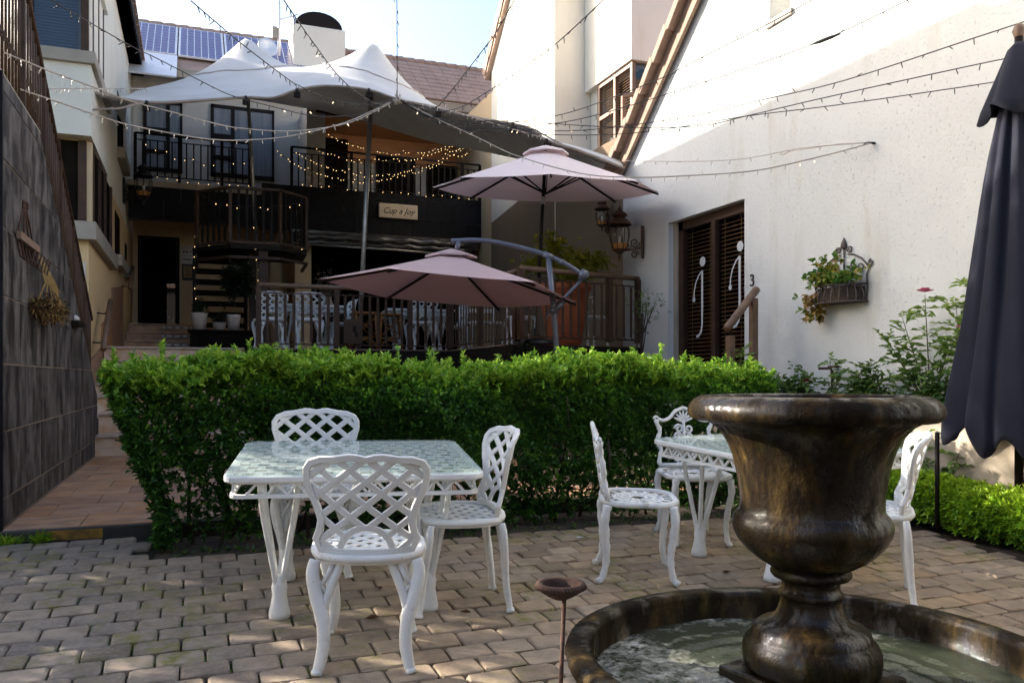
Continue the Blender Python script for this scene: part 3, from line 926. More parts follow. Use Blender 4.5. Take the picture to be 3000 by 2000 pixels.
def dome(m):
    pts = [(cos(a)*.57, sin(a)*.38) for a in [pi*i/12 for i in range(13)]]
    m.prism([(2.84+x, 9.93+z) for x, z in pts], 20.35, 21.2, 'y')
part(bb, 'chimney_cowl', 'darkm', dome)

mast = thing('antenna_mast', 'white aerial mast with small box and aluminium crossbar beside the chimney', 'antenna', (1.93, 20.7, 8.6))
m = MB(); m.tube([(0, 0, 0), (0, 0, 3.2)], .035, 8); m.build('mast', 'alu', mast)
m = MB(); m.b2((-.16, -.06, 1.05), (-.04, .06, 1.32)); m.build('junction_box', 'cream_d', mast)
m = MB(); m.tube([(0, 0, 1.52), (.45, 0, 1.72)], .014, 6); m.tube([(.32, -.1, 1.66), (.32, .1, 1.66)], .008, 5); m.build('yagi_arm', 'alu', mast)
m = MB()
for k in range(6): m.tube([(.02, -.02, .15+k*.09), (.16, -.02, .15+k*.09)], .014, 5)
m.tube([(.16, -.02, .1), (.16, -.02, .65)], .014, 5); m.build('ladder_bracket', 'alu', mast)
dish = thing('satellite_dish', 'small white satellite dish on the roof left of the mast', 'satellite dish', (1.62, 20.4, 8.95))
m = MB(); m.lathe([(0, .0), (.10, .01), (.19, .045), (.24, .085), (.235, .095), (.18, .055), (0, .01)], 20); o = m.build('reflector', 'alu', dish); o.rotation_euler = (radians(75), 0, radians(15)); o.location = (0, 0, .3)
m = MB(); m.tube([(0, 0, -.4), (0, 0, .3)], .02, 6); m.build('stem', 'alu', dish)

# balcony railings
def railing(name, label, P, z0, z1, pitch, bar, mat, rails=(0, 1), post=None, flat=.012):
    t = thing(name, label, 'railing', (P[0][0], P[0][1], z0))
    L = t.location
    for i in range(len(P)-1):
        a, b = Vector((P[i][0], P[i][1], 0)), Vector((P[i+1][0], P[i+1][1], 0))
        n = max(1, int((b-a).length/pitch)); d = (b-a).normalized()
        m = MB(); m.bar(a+Vector((0, 0, z1)), b+Vector((0, 0, z1)), .05, .035); lo(m, L).build('handrail', mat, t)
        m = MB(); m.bar(a+Vector((0, 0, z0+.09)), b+Vector((0, 0, z0+.09)), .03, .02); m.bar(a+Vector((0, 0, z1-.13)), b+Vector((0, 0, z1-.13)), .03, .015); lo(m, L).build('cross_rail', mat, t)
        for k in range(n+1):
            p = a+(b-a)*(k/n)
            m = MB()
            if k in (0, n) or (post and k % post == 0):
                m.box(p+Vector((0, 0, (z0+z1)/2)), (.06, .05, z1-z0), atan2(d.y, d.x)); nm = 'post'
            else:
                m.box(p+Vector((0, 0, (z0+z1)/2-.02)), (bar, flat, z1-z0-.20), atan2(d.y, d.x)); nm = 'baluster'
            lo(m, L).build(nm, mat, t)
    return t
railing('balcony_railing', 'dark metal railing of the upper left balcony', [(-1.12, 18.32), (1.10, 18.32)], 5.43, 6.38, .135, .028, 'darkm', post=6)
railing('balcony_railing', 'dark metal railing of the upper right porch above the sign', [(1.97, 18.30), (6.28, 18.30)], 5.46, 6.40, .14, .03, 'darkm', post=9)

sg = thing('name_plaque', 'pale sandstone plaque with the cafe name on the slate band', 'sign', (4.30, 18.20, 5.145))
m = MB(); m.box((0, 0, 0), (.90, .05, .33)); m.build('board', 'plaque', sg, bevel=.03, seg=3)
me = text_mesh('Cup a Joy', .185, .35); o = link('lettering', me, 'ink', sg); o.rotation_euler = (radians(90), 0, 0); o.location = (0, -.029, 0)
for i, (z, hgt, lab) in enumerate(((4.17, .40, 'white notice board with arrows beside the dark doorway'), (3.78, .36, 'small gilt framed menu below the notice beside the doorway'))):
    t = thing('notice_board' if i == 0 else 'framed_menu', lab, 'sign', (-.14, 19.985, z))
    m = MB(); m.box((0, 0, 0), (.30 if i == 0 else .24, .02, hgt)); m.build('board', 'paper' if i == 0 else 'ink', t)
    if i == 0:
        m = MB()
        for q in (-.08, -.02): m.box((q, -.013, .07), (.035, .006, .05))
        m.bar((.03, -.013, .06), (.11, -.013, .10), .012, .006, (0, 1, 0)); m.box((0, -.013, -.01), (.26, .006, .008)); m.box((-.02, -.013, -.10), (.18, .006, .022)); m.box((.11, -.013, -.10), (.014, .006, .11)); m.box((-.05, -.013, .15), (.16, .006, .012))
        m.build('print', 'ink', t)
    else:
        m = MB(); m.box((0, -.013, .01), (.18, .006, .27)); m.build('sheet', 'gold', t)
        m = MB()
        for q in range(4): m.box((0, -.018, .09-q*.05), (.10-.02*(q % 2), .004, .012))
        m.build('print', 'ink', t)

# ---- iron spiral-stair landing and open treads
sl = thing('stair_landing', 'dark octagonal iron stair landing with slatted rail hung with fairy lights', 'stair landing', (1.1, 16.6, 1.85))
oc = [(.05, 17.6), (.05, 16.6), (.62, 15.95), (1.50, 15.9), (2.05, 16.4), (2.1, 17.6)]
part(sl, 'platform', 'darkm', lambda m: m.prism(oc, 3.78, 3.86))
part(sl, 'edge_beam', 'brown', lambda m: [m.bar((oc[i][0], oc[i][1], z), (oc[i+1][0], oc[i+1][1], z), .05, .05) for i in range(5) for z in (3.62, 3.90)])
for i in range(5):
    a, b = Vector((*oc[i], 0)), Vector((*oc[i+1], 0)); n = max(3, int((b-a).length/.13))
    for k in range(n):
        p = a+(b-a)*(k/n)
        part(sl, 'baluster' if k else 'post', 'darkm' if k else 'brown', lambda m: m.box(p+Vector((0, 0, 4.38)), (.045 if k else .06, .02 if k else .05, .98), atan2((b-a).y, (b-a).x)))
    part(sl, 'handrail', 'brown', lambda m: m.bar(a+Vector((0, 0, 4.90)), b+Vector((0, 0, 4.90)), .06, .045))
part(sl, 'column', 'brown', lambda m: m.b2((1.13, 16.0, 1.85), (1.29, 16.16, 3.80)))
part(sl, 'column', 'brown', lambda m: m.b2((.98, 16.3, 1.85), (1.10, 16.42, 3.80)))
for i in range(8):
    z = 2.16+i*.212
    part(sl, 'tread', 'inside', lambda m: m.b2((.02, 16.9+.02*i, z), (.93, 17.15+.02*i, z+.085)))
for x in (.0, .95):
    part(sl, 'stringer', 'darkm', lambda m: m.b2((x-.03, 16.95, 1.9), (x+.03, 17.2, 3.9)))

# ================================================================== RIGHT GABLE HOUSE
rh = thing('gable_house', 'white rough-plastered gable house along the right side with a blinded door', 'house', (6.5, 7, .3))
# gable wall in the plane x = 6.0 with openings cut by building it in pieces
AP = (5.4, 9.15)                                   # apex (y, z)
def verge_far(y): return 4.48+(10.86-y)*.857
def verge_near(y): return AP[1]-(AP[1]-4.4)*(AP[0]-y)/(AP[0]+.2)
zap = verge_far(5.4)
def gable_wall(m):
    X0, X1 = 6.0, 6.3
    dy0, dy1, dz0, dz1 = 7.95, 9.60, 1.36, 3.49     # door
    wy0, wy1, wz0 = 7.16, 7.50, 5.37                # slit window
    m.prism([(9.60, .2), (10.86, .2), (10.86, verge_far(10.86)), (9.60, verge_far(9.60))], X0, X1, 'x')
    m.prism([(7.95, .2), (9.60, .2), (9.60, dz0), (7.95, dz0)], X0, X1, 'x')
    m.prism([(7.95, dz1), (9.60, dz1), (9.60, verge_far(9.60)), (7.95, verge_far(7.95))], X0, X1, 'x')
    m.prism([(7.50, .2), (7.95, .2), (7.95, verge_far(7.95)), (7.50, verge_far(7.5))], X0, X1, 'x')
    m.prism([(7.16, .2), (7.50, .2), (7.50, wz0), (7.16, wz0)], X0, X1, 'x')
    m.prism([(7.16, 6.5), (7.50, 6.5), (7.50, verge_far(7.5)), (7.16, verge_far(7.16))], X0, X1, 'x')
    m.prism([(-1.0, .0), (7.16, .2), (7.16, verge_far(7.16)), (5.4, zap), (-1.0, 3.9)], X0, X1, 'x')
part(rh, 'wall', 'stucco', gable_wall)
part(rh, 'end_wall', 'stucco', lambda m: (m.b2((6.3, 10.5, .2), (11, 10.83, 4.45)), m.b2((6.3, 7.13, 5.0), (6.34, 7.53, 6.6))))
part(rh, 'window_sill', 'cream_d', lambda m: m.b2((5.97, 7.12, 5.30), (6.2, 7.54, 5.372)))
part(rh, 'plinth', 'grout', lambda m: m.b2((5.965, -.5, .1), (5.997, 7.0, .62)))
# roof: verge board, stepped verge tiles, slope behind
vd = Vector((0, -1, .857)).normalized(); vn = Vector((0, .857, 1)).normalized()
v0 = Vector((5.9, 10.98, 4.37)); VL = 7.4
part(rh, 'roof', 'tile', lambda m: m.add([v0+Vector((.05, 0, 0))+vn*.10, v0+Vector((6, 0, 0))+vn*.10, v0+Vector((6, 0, 0))+vd*VL+vn*.10, v0+Vector((.05, 0, 0))+vd*VL+vn*.10,
     v0+Vector((.05, 0, 0))+vn*.22, v0+Vector((6, 0, 0))+vn*.22, v0+Vector((6, 0, 0))+vd*VL+vn*.22, v0+Vector((.05, 0, 0))+vd*VL+vn*.22],
     [(0, 1, 2, 3), (4, 5, 6, 7), (0, 1, 5, 4), (1, 2, 6, 5), (2, 3, 7, 6), (3, 0, 4, 7)]))
part(rh, 'verge_board', 'timber2', lambda m: m.bar(v0+Vector((.02, 0, 0))+vn*.0, v0+Vector((.02, 0, 0))+vd*VL+vn*.0, .20, .05, (1, 0, 0)))
ang = atan2(.857, -1)
for i in range(15):
    p = v0+Vector((.0, 0, 0))+vd*(.22+i*.47)+vn*(.15)
    R = Matrix((Vector((1, 0, 0)), vd, vn)).transposed() @ Matrix.Rotation(.085, 3, 'X')
    part(rh, 'verge_tile', 'tile2' if 'tile2' in MT else 'timber2', lambda m: m.box(p, (.26, .50, .11), M=R), .012)
    part(rh, 'verge_tile', 'tile', lambda m: m.box(p+Vector((.25, 0, .03)), (.3, .50, .06), M=R))
# door
D0, D1, DZ0, DZ1 = 7.95, 9.60, 1.36, 3.49
dr = thing('glazed_door', 'double glazed door with dark wooden blinds and two frosted j letters', 'door', (6.12, 8.78, DZ0))
def dp(name, mat, fn, par=dr): 
    m = MB(); fn(m); return lo(m, dr.location).build(name, mat, par)
dp('frame', 'brown', lambda m: (m.b2((6.10, D1-.20, DZ0), (6.18, D1-.10, DZ1)), m.b2((6.10, D0+.0, DZ0), (6.18, D0+.07, DZ1)), m.b2((6.10, D0, DZ1-.12), (6.18, D1-.1, DZ1)), m.b2((6.09, 8.66, DZ0), (6.16, 8.74, DZ1-.12))))
dp('side_light', 'cream_d', lambda m: m.b2((6.08, D1-.10, DZ0), (6.2, D1, DZ1)))
for a, b in ((D0+.07, 8.66), (8.74, D1-.20)):
    dp('pane', 'doorglass', lambda m: m.add([(6.13, a, DZ0), (6.13, b, DZ0), (6.13, b, DZ1-.12), (6.13, a, DZ1-.12)], [(0, 1, 2, 3)]))
sv = {}
for a, b in ((8.12, 8.66), (8.74, D1-.20)):
    z = DZ0+.03
    while z < DZ1-.16:
        o = piece(sv, (.040, b-a, .006), 'blind', 'blind_slat', dr, Vector((6.19, (a+b)/2, z))-dr.location, (0, -.45, 0), bev=.001)
        z += .052
    dp('blind_cord', 'straw', lambda m: [m.tube([(6.165, a+(b-a)*f, DZ0), (6.165, a+(b-a)*f, DZ1-.12)], .003, 5) for f in (.2, .8)])
dp('room', 'inside', lambda m: (m.b2((7.4, D0-.2, 1.2), (7.45, D1+.2, 3.7)), m.b2((6.3, D0-.2, 1.2), (7.4, D0-.15, 3.7)), m.b2((6.3, D1+.15, 1.2), (7.4, D1+.2, 3.7)), m.b2((6.3, D0-.2, 3.6), (7.4, D1+.2, 3.7)), m.b2((6.3, D0-.2, 1.25), (7.4, D1+.2, 1.33))))
def jay(y, z):
    """large frosted letter j: dot, stem with a hook below and a swash to the left above"""
    def fn(m):
        mp = lambda s, t, n: (6.118+n*.3, y-s, z+t)
        m.ribbon([(.02+.0*i, .36-.10*i) for i in range(7)], .042, .006, mp, False)
        m.ribbon([(.02, -.24), (.018, -.34), (.0, -.42), (-.05, -.475), (-.11, -.49)], .034, .006, mp, False)
        m.ribbon([(.02, .36), (-.05, .31), (-.12, .22), (-.16, .10), (-.165, .02)], .022, .006, mp, False)
        c = [(.03+.062*cos(a), .475+.062*sin(a)) for a in [2*pi*i/18 for i in range(18)]]
        m.add([mp(s, t, 0) for s, t in c], [tuple(range(18))])
        c = [(-.165+.034*cos(a), .0+.034*sin(a)) for a in [2*pi*i/14 for i in range(14)]]
        m.add([mp(s, t, .001) for s, t in c], [tuple(range(14))])
    return fn
dp('letter_j', 'frost', jay(9.00, 2.42)); dp('letter_j', 'frost', jay(8.22, 2.50))
nm = thing('house_number', 'dark numeral 3 on the white wall right of the door', 'number', (5.992, 7.80, 2.51))
o = link('numeral', text_mesh('3', .20), 'ink', nm); o.rotation_euler = (radians(90), 0, radians(-90))
# steps and handrail by the door
ds = thing('door_steps', 'plain plastered steps below the glazed door behind the hedge', 'steps', (5.7, 8.5, .42))
for i in range(5):
    m = MB(); m.b2((5.98-.30*(i+1), 7.6, .42), (5.98-.30*i, 9.8, 1.33-.18*i)); lo(m, ds.location).build('step', 'cream_d', ds)
hr = thing('door_handrail', 'tan round handrail on square posts in front of the glazed door', 'handrail', (5.4, 7.15, .42))
m = MB(); m.tube([(5.62, 7.24, 2.34), (5.10, 7.05, 1.90)], .042, 12); lo(m, hr.location).build('rail', 'brown2', hr)
for (x, y, zt) in ((5.16, 7.07, 1.83), (5.55, 7.20, 2.24)):
    m = MB(); m.b2((x-.035, y-.035, .42), (x+.035, y+.035, zt)); lo(m, hr.location).build('post', 'brown2', hr, bevel=.004)
    m = MB(); m.tube([(x, y, zt), (x, y, zt+.07)], .012, 6); lo(m, hr.location).build('pin', 'darkm', hr)

# ================================================================== SECOND HOUSE (sunlit, behind)
h2 = thing('sunlit_house', 'sunlit white house behind the tent with a bay window and small square openings', 'house', (8, 14, .3))
part(h2, 'wall', 'stucco2', lambda m: (m.prism([(14.03, .3), (17.53, .3), (17.53, 8.38), (14.03, 11.7)], 6.3, 12, 'x'),))
part(h2, 'lower_wall', 'shade_taupe', lambda m: (m.b2((6.32, 10.86, .3), (6.9, 14.03, 5.25)), m.prism([(14.03, .4), (17.5, .4), (17.5, 4.9), (14.03, 5.25)], 6.285, 6.298, 'x')))  # shade under tent and overhang painted onto the lower wall
part(h2, 'wing', 'stucco2', lambda m: (m.b2((7.05, 12.35, .3), (12, 14.02, 5.60)), m.b2((6.92, 12.232, 6.80), (12, 14.02, 11)), m.b2((7.05, 13.60, 5.6), (12, 14.02, 6.8))))
for y0 in (12.28, 12.88, 13.5): part(h2, 'mullion', 'brown2', lambda m: m.b2((6.96, y0, 5.6), (7.03, y0+.07, 6.8)))
part(h2, 'mullion', 'brown2', lambda m: m.b2((8.0, 12.28, 5.6), (8.08, 12.35, 6.8)))
part(h2, 'transom', 'brown2', lambda m: m.b2((6.965, 12.35, 6.72), (7.025, 13.5, 6.8))); part(h2, 'transom', 'brown2', lambda m: m.b2((6.965, 12.95, 6.12), (7.025, 13.5, 6.19)))
part(h2, 'window_room', 'inside', lambda m: m.b2((7.3, 12.6, 5.55), (9, 13.55, 6.85)))
s2 = {}
for i in range(24):
    piece(s2, (.03, 1.15, .008), 'brown2', 'blind_slat', h2, Vector((7.08, 12.92, 5.66+i*.047))-h2.location, (0, -.5, 0), bev=.001)
part(h2, 'pane', 'glass', lambda m: m.add([(7.05, 12.34, 5.6), (8.9, 12.34, 5.6), (8.9, 12.34, 6.8), (7.05, 12.34, 6.8)], [(0, 1, 2, 3)]))
for (y, z) in ((15.1, 8.32), (15.8, 8.30), (16.5, 8.25)):
    part(h2, 'square_opening', 'bluebl', lambda m: m.b2((6.296, y-.11, z-.22), (6.32, y+.11, z+.22)))
    part(h2, 'opening_rim', 'stucco2', lambda m: (m.b2((6.285, y-.14, z-.26), (6.299, y+.14, z-.222)),))
part(h2, 'verge', 'tile', lambda m: m.bar((6.28, 17.75, 8.25), (6.28, 13.9, 11.95), .16, .16, (1, 0, 0)))
for i in range(11):
    p = Vector((6.2, 17.75, 8.34))+Vector((0, -.722, .692))*(.2+i*.45)
    part(h2, 'verge_tile', 'tile', lambda m: m.bar(p-Vector((0, -.722, .692))*.2, p+Vector((0, -.722, .692))*.24+Vector((0, .03, .03)), .2, .06, (1, 0, 0)))
part(h2, 'roof', 'tile', lambda m: m.add([(6.2, 17.8, 8.36), (12, 17.8, 8.36), (12, 13.8, 12.2), (6.2, 13.8, 12.2)], [(0, 1, 2, 3)]))
# little stair rail in front of the bay
r2 = thing('landing_rail', 'short sunlit wooden landing rail beside the bay window', 'railing', (6.75, 11.9, 5.0))
m = MB(); m.bar((6.55, 11.85, 6.0), (7.3, 11.3, 6.10), .07, .06); lo(m, r2.location).build('handrail', 'timber2', r2)
m = MB(); m.bar((6.55, 11.85, 4.6), (6.55, 11.85, 6.0), .06, .06); lo(m, r2.location).build('post', 'timber2', r2)
for i in range(5):
    x, y = 6.68+i*.13, 11.76-i*.095
    m = MB(); m.bar((x, y, 5.25), (x+.02, y, 5.98), .035, .02); lo(m, r2.location).build('baluster', 'timber2', r2)
m = MB(); m.bar((6.4, 12.0, 5.22), (7.3, 11.35, 5.28), .05, .22); lo(m, r2.location).build('ledge', 'stucco2', r2)

# ================================================================== DECK
DK = 1.85
m = MB(); m.b2((.8, 13.0, .4), (6.3, 18.6, DK-.02)); m.prism([(3.92, 9.86), (6.02, 10.36), (6.3, 10.9), (6.3, 13.01), (3.92, 13.01)], .42, DK-.022)
m.b2((.6, 15.3, .4), (2.4, 20.0, DK-.021))
deck = struct(m.build('deck', 'darkm'))
for i in range(40):
    m = MB(); m.b2((.8 if i < 40 else 0, 13.0+i*.14, DK-.018), (6.29, 13.0+i*.14+.134, DK)); m.build('deck_board', 'timber2', deck)
for i in range(21):
    y0 = 10.42+i*.122
    m = MB(); m.b2((3.93, y0, DK-.018), (6.0, y0+.117, DK)); m.build('deck_board', 'timber2', deck)

def deck_rail(name, label, a, b, z0, z1, pitch, post):
    """brown rail with round top rail and wide flat S-ended slats"""
    t = thing(name, label, 'railing', (a[0], a[1], z0)); L = t.location
    A, B = Vector((a[0], a[1], 0)), Vector((b[0], b[1], 0)); d = (B-A).normalized(); n = int((B-A).length/pitch)
    rz = atan2(d.y, d.x)
    m = MB(); m.tube([A+Vector((0, 0, z1)), B+Vector((0, 0, z1))], .036, 10); lo(m, L).build('handrail', 'brown2', t)
    m = MB(); m.bar(A+Vector((0, 0, z0+.06)), B+Vector((0, 0, z0+.06)), .03, .02); m.bar(A+Vector((0, 0, z1-.12)), B+Vector((0, 0, z1-.12)), .03, .015); lo(m, L).build('cross_rail', 'brown', t)
    key = None; h = z1-z0-.24
    sm = MB()
    def mp(s, tt, nn): return (s, nn, tt)
    sm.ribbon([(.0, -h/2), (.0, -h/4), (0, 0), (0, h/4), (0, h/2)], .046, .012, mp, False)
    sm.ribbon([(x, z-h/2-.03) for x, z in [(.0, .03), (.012, .0), (.03, -.004), (.034, .018)]], .014, .012, mp, False)
    sm.ribbon([(-x, -z+h/2+.03) for x, z in [(.0, .03), (.012, .0), (.03, -.004), (.034, .018)]], .014, .012, mp, False)
    me = sm.mesh('slat'); me.materials.append(MT['brown'])
    for k in range(n+1):
        p = A+(B-A)*(k/n)
        if k % post == 0 or k == n:
            m = MB(); m.box(p+Vector((0, 0, (z0+z1)/2)), (.075, .075, z1-z0-.04), rz); lo(m, L).build('post', 'brown', t)
        else:
            o = link('slat', me, None, t); o.location = Vector((p.x, p.y, (z0+z1)/2-.02))-L; o.rotation_euler = (0, 0, rz)
    return t
deck_rail('deck_railing', 'long brown slatted railing along the front of the deck, left of the pink parasol', (.91, 13.0), (3.92, 13.0), DK, 2.81, .128, 9)
deck_rail('deck_railing', 'brown slatted railing in front of the terracotta pot beside the white house', (3.95, 9.87), (5.97, 10.36), DK+.02, 2.82, .135, 11)
deck_rail('deck_railing', 'brown railing running back along the deck corner under the pink parasol', (3.93, 9.97), (3.93, 12.9), DK, 2.79, .128, 11)
t = thing('deck_notice', 'square brown panel hung on the deck railing', 'panel', (2.33, 12.93, 2.12))
m = MB(); m.box((0, 0, 0), (.29, .02, .38)); m.build('panel', 'brown', t, bevel=.005)
m = MB(); m.box((.02, -.014, .04), (.05, .006, .10)); m.box((.05, -.014, -.05), (.05, .006, .08)); m.build('emblem', 'darkm', t)

# ================================================================== STRETCH TENT
tent = thing('stretch_tent', 'white two-peaked stretch tent spread over the deck', 'tent', (2.5, 14.5, 1.85))
FE = [(-1.26,12.29,5.23),(-0.63,12.69,5.3),(0.15,13.14,5.57),(0.75,13.44,5.78),(1.17,13.49,5.84),(1.53,13.46,6.0),(2.0,13.38,6.1),(2.6,13.04,6.0),(2.98,12.79,5.83),(3.51,12.26,5.57),(4.0,11.75,5.33),(4.38,11.28,5.15),(4.62,11.08,5.04),(4.77,10.91,4.85),(5.21,10.69,4.68),(5.78,10.42,4.42)]
BE = [(-1.22,17.0,6.0),(-1.2,18.2,6.9),(-.4,18.4,7.1),(.4,18.6,7.25),(1.0,18.6,7.3),(1.6,18.5,7.25),(2.2,18.4,7.2),(2.9,18.3,7.15),(3.5,18.2,7.05),(4.2,17.6,6.7),(4.9,16.8,6.3),(5.4,15.6,5.9),(5.8,14.4,5.5),(6.0,13.2,5.15),(6.05,12.1,4.85),(6.0,11.3,4.65)]
PK = [(3.17, 15.4, 7.62), (.95, 16.8, 7.62)]
F_ = smooth_pts(FE, 4); B_ = smooth_pts(BE, 4)
NU, NV = len(F_), 44
def tent_pt(i, j):
    r = j/(NV-1)
    p = F_[i].lerp(B_[i], r)
    z = p.z + .55*sin(pi*r)*(.55+.45*sin(pi*i/(NU-1)))*.4
    for (px, py, pz), w in zip(PK, (1.25, 1.35)):
        dd = sqrt((p.x-px)**2+(p.y-py)**2)
        f = math.exp(-(sqrt(dd*dd+.012))/w*1.7)
        z += max(0, (pz-6.55))*f*1.12
    if j == 0: z = F_[i].z
    e = min(1, r*9)
    return Vector((p.x, p.y, F_[i].z*(1-e)+z*e))
m = MB()
vs = [tent_pt(i, j) for i in range(NU) for j in range(NV)]
fs = [(i*NV+j, (i+1)*NV+j, (i+1)*NV+j+1, i*NV+j+1) for i in range(NU-1) for j in range(NV-1)]
m.add(vs, fs, True)
o = lo(m, tent.location).build('canopy', 'tent', tent)
sd_ = o.modifiers.new('cloth', 'SOLIDIFY'); sd_.thickness = .012
for (px, py, pz), rad in zip(PK, (.95, 1.05)):
    ring = []
    for k in range(41):
        a = pi*.98+pi*1.04*k/40
        x, y = px+rad*cos(a), py+rad*sin(a)
        q = min(vs, key=lambda v: (v.x-x)**2+(v.y-y)**2)
        ring.append(Vector((q.x, q.y, q.z+.012)))
    ring = [ring[0]]+[(ring[k-1]+ring[k]*2+ring[k+1])/4 for k in range(1, 40)]+[ring[-1]]
    m = MB(); m.tube(ring, .014, 5); lo(m, tent.location).build('seam', 'tentseam', tent)
m = MB(); m.tube([p+Vector((0, 0, -.01)) for p in F_], .022, 6); lo(m, tent.location).build('edge_hem', 'tentrope', tent)
for k in (4, 12, 20, 28, 36, 44, 52):
    p = F_[k]; m = MB(); m.tube([p, p+Vector((0, -.05, -.10))], .03, 6); m.b2(p+Vector((-.05, -.06, -.14)), p+Vector((.05, -.01, -.06))); lo(m, tent.location).build('clamp', 'darkm', tent)
for nmx, a, b, r in (('tent_pole', (3.15, 15.38, 7.4), (2.72, 14.55, 1.85), .045), ('tent_pole', (.95, 16.8, 7.4), (1.16, 16.95, 3.86), .034)):
    lab = {(3.15, 15.38, 7.4): 'tall silver pole standing on the deck under the right tent peak', (.95, 16.8, 7.4): 'thin leaning pole under the left tent peak by the octagonal landing'}[a]
    t = thing('tent_pole', lab, 'pole', b)
    m = MB(); m.tube([a, b], r, 12); lo(m, t.location).build('shaft', 'silver', t)
    m = MB(); m.tube([Vector(b)+Vector((0, 0, .01)), Vector(b)+Vector((0, 0, .03))], r*2.2, 12); lo(m, t.location).build('foot', 'darkm', t)
for i, (a, b) in enumerate((((-1.26, 12.29, 5.23), (-1.32, 12.6, 4.95)), ((4.62, 11.08, 5.04), (6.0, 10.9, 4.5)), ((-.63, 12.69, 5.3), (-1.28, 12.0, 4.9)))):
    t = thing('guy_rope', ('dark rope tying the tent tip to the left house', 'dark rope tying the tent to the right gable', 'short strap from the tent edge to the oriel')[i], 'rope', b)
    m = MB(); m.tube([a, (Vector(a)+Vector(b))/2-Vector((0, 0, .04)), b], .014, 6); lo(m, t.location).build('rope', 'tentrope', t)

# ================================================================== PARASOLS
def canopy(root, c, R, zr, zt, n, mat, rot, rx=1., vent=True, ribmat='darkm', tl=(0., 0.), hub=.06):
    """n-sided pitched canopy with sagging panels, vent cap and ribs; c = hub (x, y)"""
    m = MB(); K = 6; S = 8; vs = []
    for k in range(n):
        for s in range(S):
            f = s/S
            a0, a1 = rot+2*pi*k/n, rot+2*pi*(k+1)/n
            p0 = Vector((cos(a0), sin(a0)*rx)); p1 = Vector((cos(a1), sin(a1)*rx)); p = p0.lerp(p1, f)
            for j in range(K+1):
                r = .07+.93*j/K
                sag = .012*sin(pi*f)*r*r + .02*r*(1-r)*4*.5
                vs.append((c[0]+p.x*R*r, c[1]+p.y*R*r, zt+(zr-zt)*r-sag+tl[0]*p.x*R*r+tl[1]*p.y*R*r))
    N_ = n*S
    fs = [(q*(K+1)+j, ((q+1) % N_)*(K+1)+j, ((q+1) % N_)*(K+1)+j+1, q*(K+1)+j+1) for q in range(N_) for j in range(K)]
    m.add(vs, fs, False)
    o = lo(m, root.location).build('canopy', mat, root)
    o.modifiers.new('cloth', 'SOLIDIFY').thickness = .004
    if vent:
        m = MB(); vs = []
        for k in range(n):
            a = rot+2*pi*k/n
            for r, dz in ((.02, .045), (.20, (zr-zt)*.20+.055), (.205, (zr-zt)*.20+.03)):
                vs.append((c[0]+cos(a)*R*r, c[1]+sin(a)*R*r*rx, zt+dz))
        m.add(vs, [(k*3+j, ((k+1) % n)*3+j, ((k+1) % n)*3+j+1, k*3+j+1) for k in range(n) for j in range(2)], False)
        o = lo(m, root.location).build('vent_cap', mat, root); o.modifiers.new('cloth', 'SOLIDIFY').thickness = .004
    for k in range(n):
        a = rot+2*pi*k/n
        e = Vector((c[0]+cos(a)*R*.995, c[1]+sin(a)*R*rx*.995, zr-.034+tl[0]*cos(a)*R+tl[1]*sin(a)*R)); q = Vector((c[0]+cos(a)*.05, c[1]+sin(a)*.05, zt-.085))
        m = MB(); m.bar(q, e, .018, .024); lo(m, root.location).build('rib', ribmat, root)
        if hub is None: continue
        m = MB(); m.bar(q.lerp(e, .42), Vector((c[0], c[1], zr-hub)), .012, .018); lo(m, root.location).build('strut', ribmat, root)
# upper market parasol on the deck
pu = thing('market_parasol', 'open pale pink market parasol standing high on the deck by the white house', 'parasol', (4.28, 10.14, DK))
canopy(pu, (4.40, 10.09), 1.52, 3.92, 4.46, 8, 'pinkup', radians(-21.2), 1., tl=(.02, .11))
m = MB(); m.tube([(4.28, 10.14, DK+.02), (4.34, 10.115, 3.3), (4.40, 10.09, 4.44)], .024, 10); lo(m, pu.location).build('pole', 'darkm', pu)
m = MB(); m.tube([(4.365, 10.105, 3.72), (4.37, 10.10, 3.82)], .030, 10); lo(m, pu.location).build('collar', 'silver', pu)
m = MB(); m.lathe([(.02, .22), (.04, .20), (.05, .08), (.24, .05), (.25, 0)], 20, (4.28, 10.14, DK)); lo(m, pu.location).build('base', 'iron', pu)
# cantilever parasol
pc = thing('cantilever_parasol', 'dusty pink cantilever parasol with a curved grey arm behind the hedge', 'parasol', (3.86, 8.48, PZ))
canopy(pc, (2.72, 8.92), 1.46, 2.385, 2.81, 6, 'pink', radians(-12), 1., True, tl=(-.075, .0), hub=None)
m = MB(); m.tube([(3.86, 8.48, PZ), (3.84, 8.486, 1.65), (3.80, 8.50, 2.2), (3.75, 8.521, 2.76)], .034, 12); lo(m, pc.location).build('pole', 'greym', pc)
arm = smooth_pts([(2.72, 8.92, 2.945), (2.80, 8.891, 2.95), (3.0, 8.811, 2.955), (3.255, 8.713, 2.92), (3.58, 8.587, 2.838), (3.76, 8.516, 2.77), (3.94, 8.446, 2.68), (4.10, 8.385, 2.57)], 5)
m = MB(); m.tube(arm, .027, 12); lo(m, pc.location).build('arm', 'greym', pc)
m = MB(); m.tube([(3.70, 8.54, 2.80), (3.80, 8.50, 2.75)], .038, 12); m.tube([(3.87, 8.473, 2.715), (3.90, 8.462, 2.70)], .036, 12); lo(m, pc.location).build('sleeve', 'greym', pc)
m = MB(); m.tube([(4.08, 8.395, 2.58), (4.16, 8.362, 2.54)], .062, 14); m.tube([(4.12, 8.34, 2.56), (4.14, 8.42, 2.55)], .05, 12); lo(m, pc.location).build('joint', 'greym', pc)
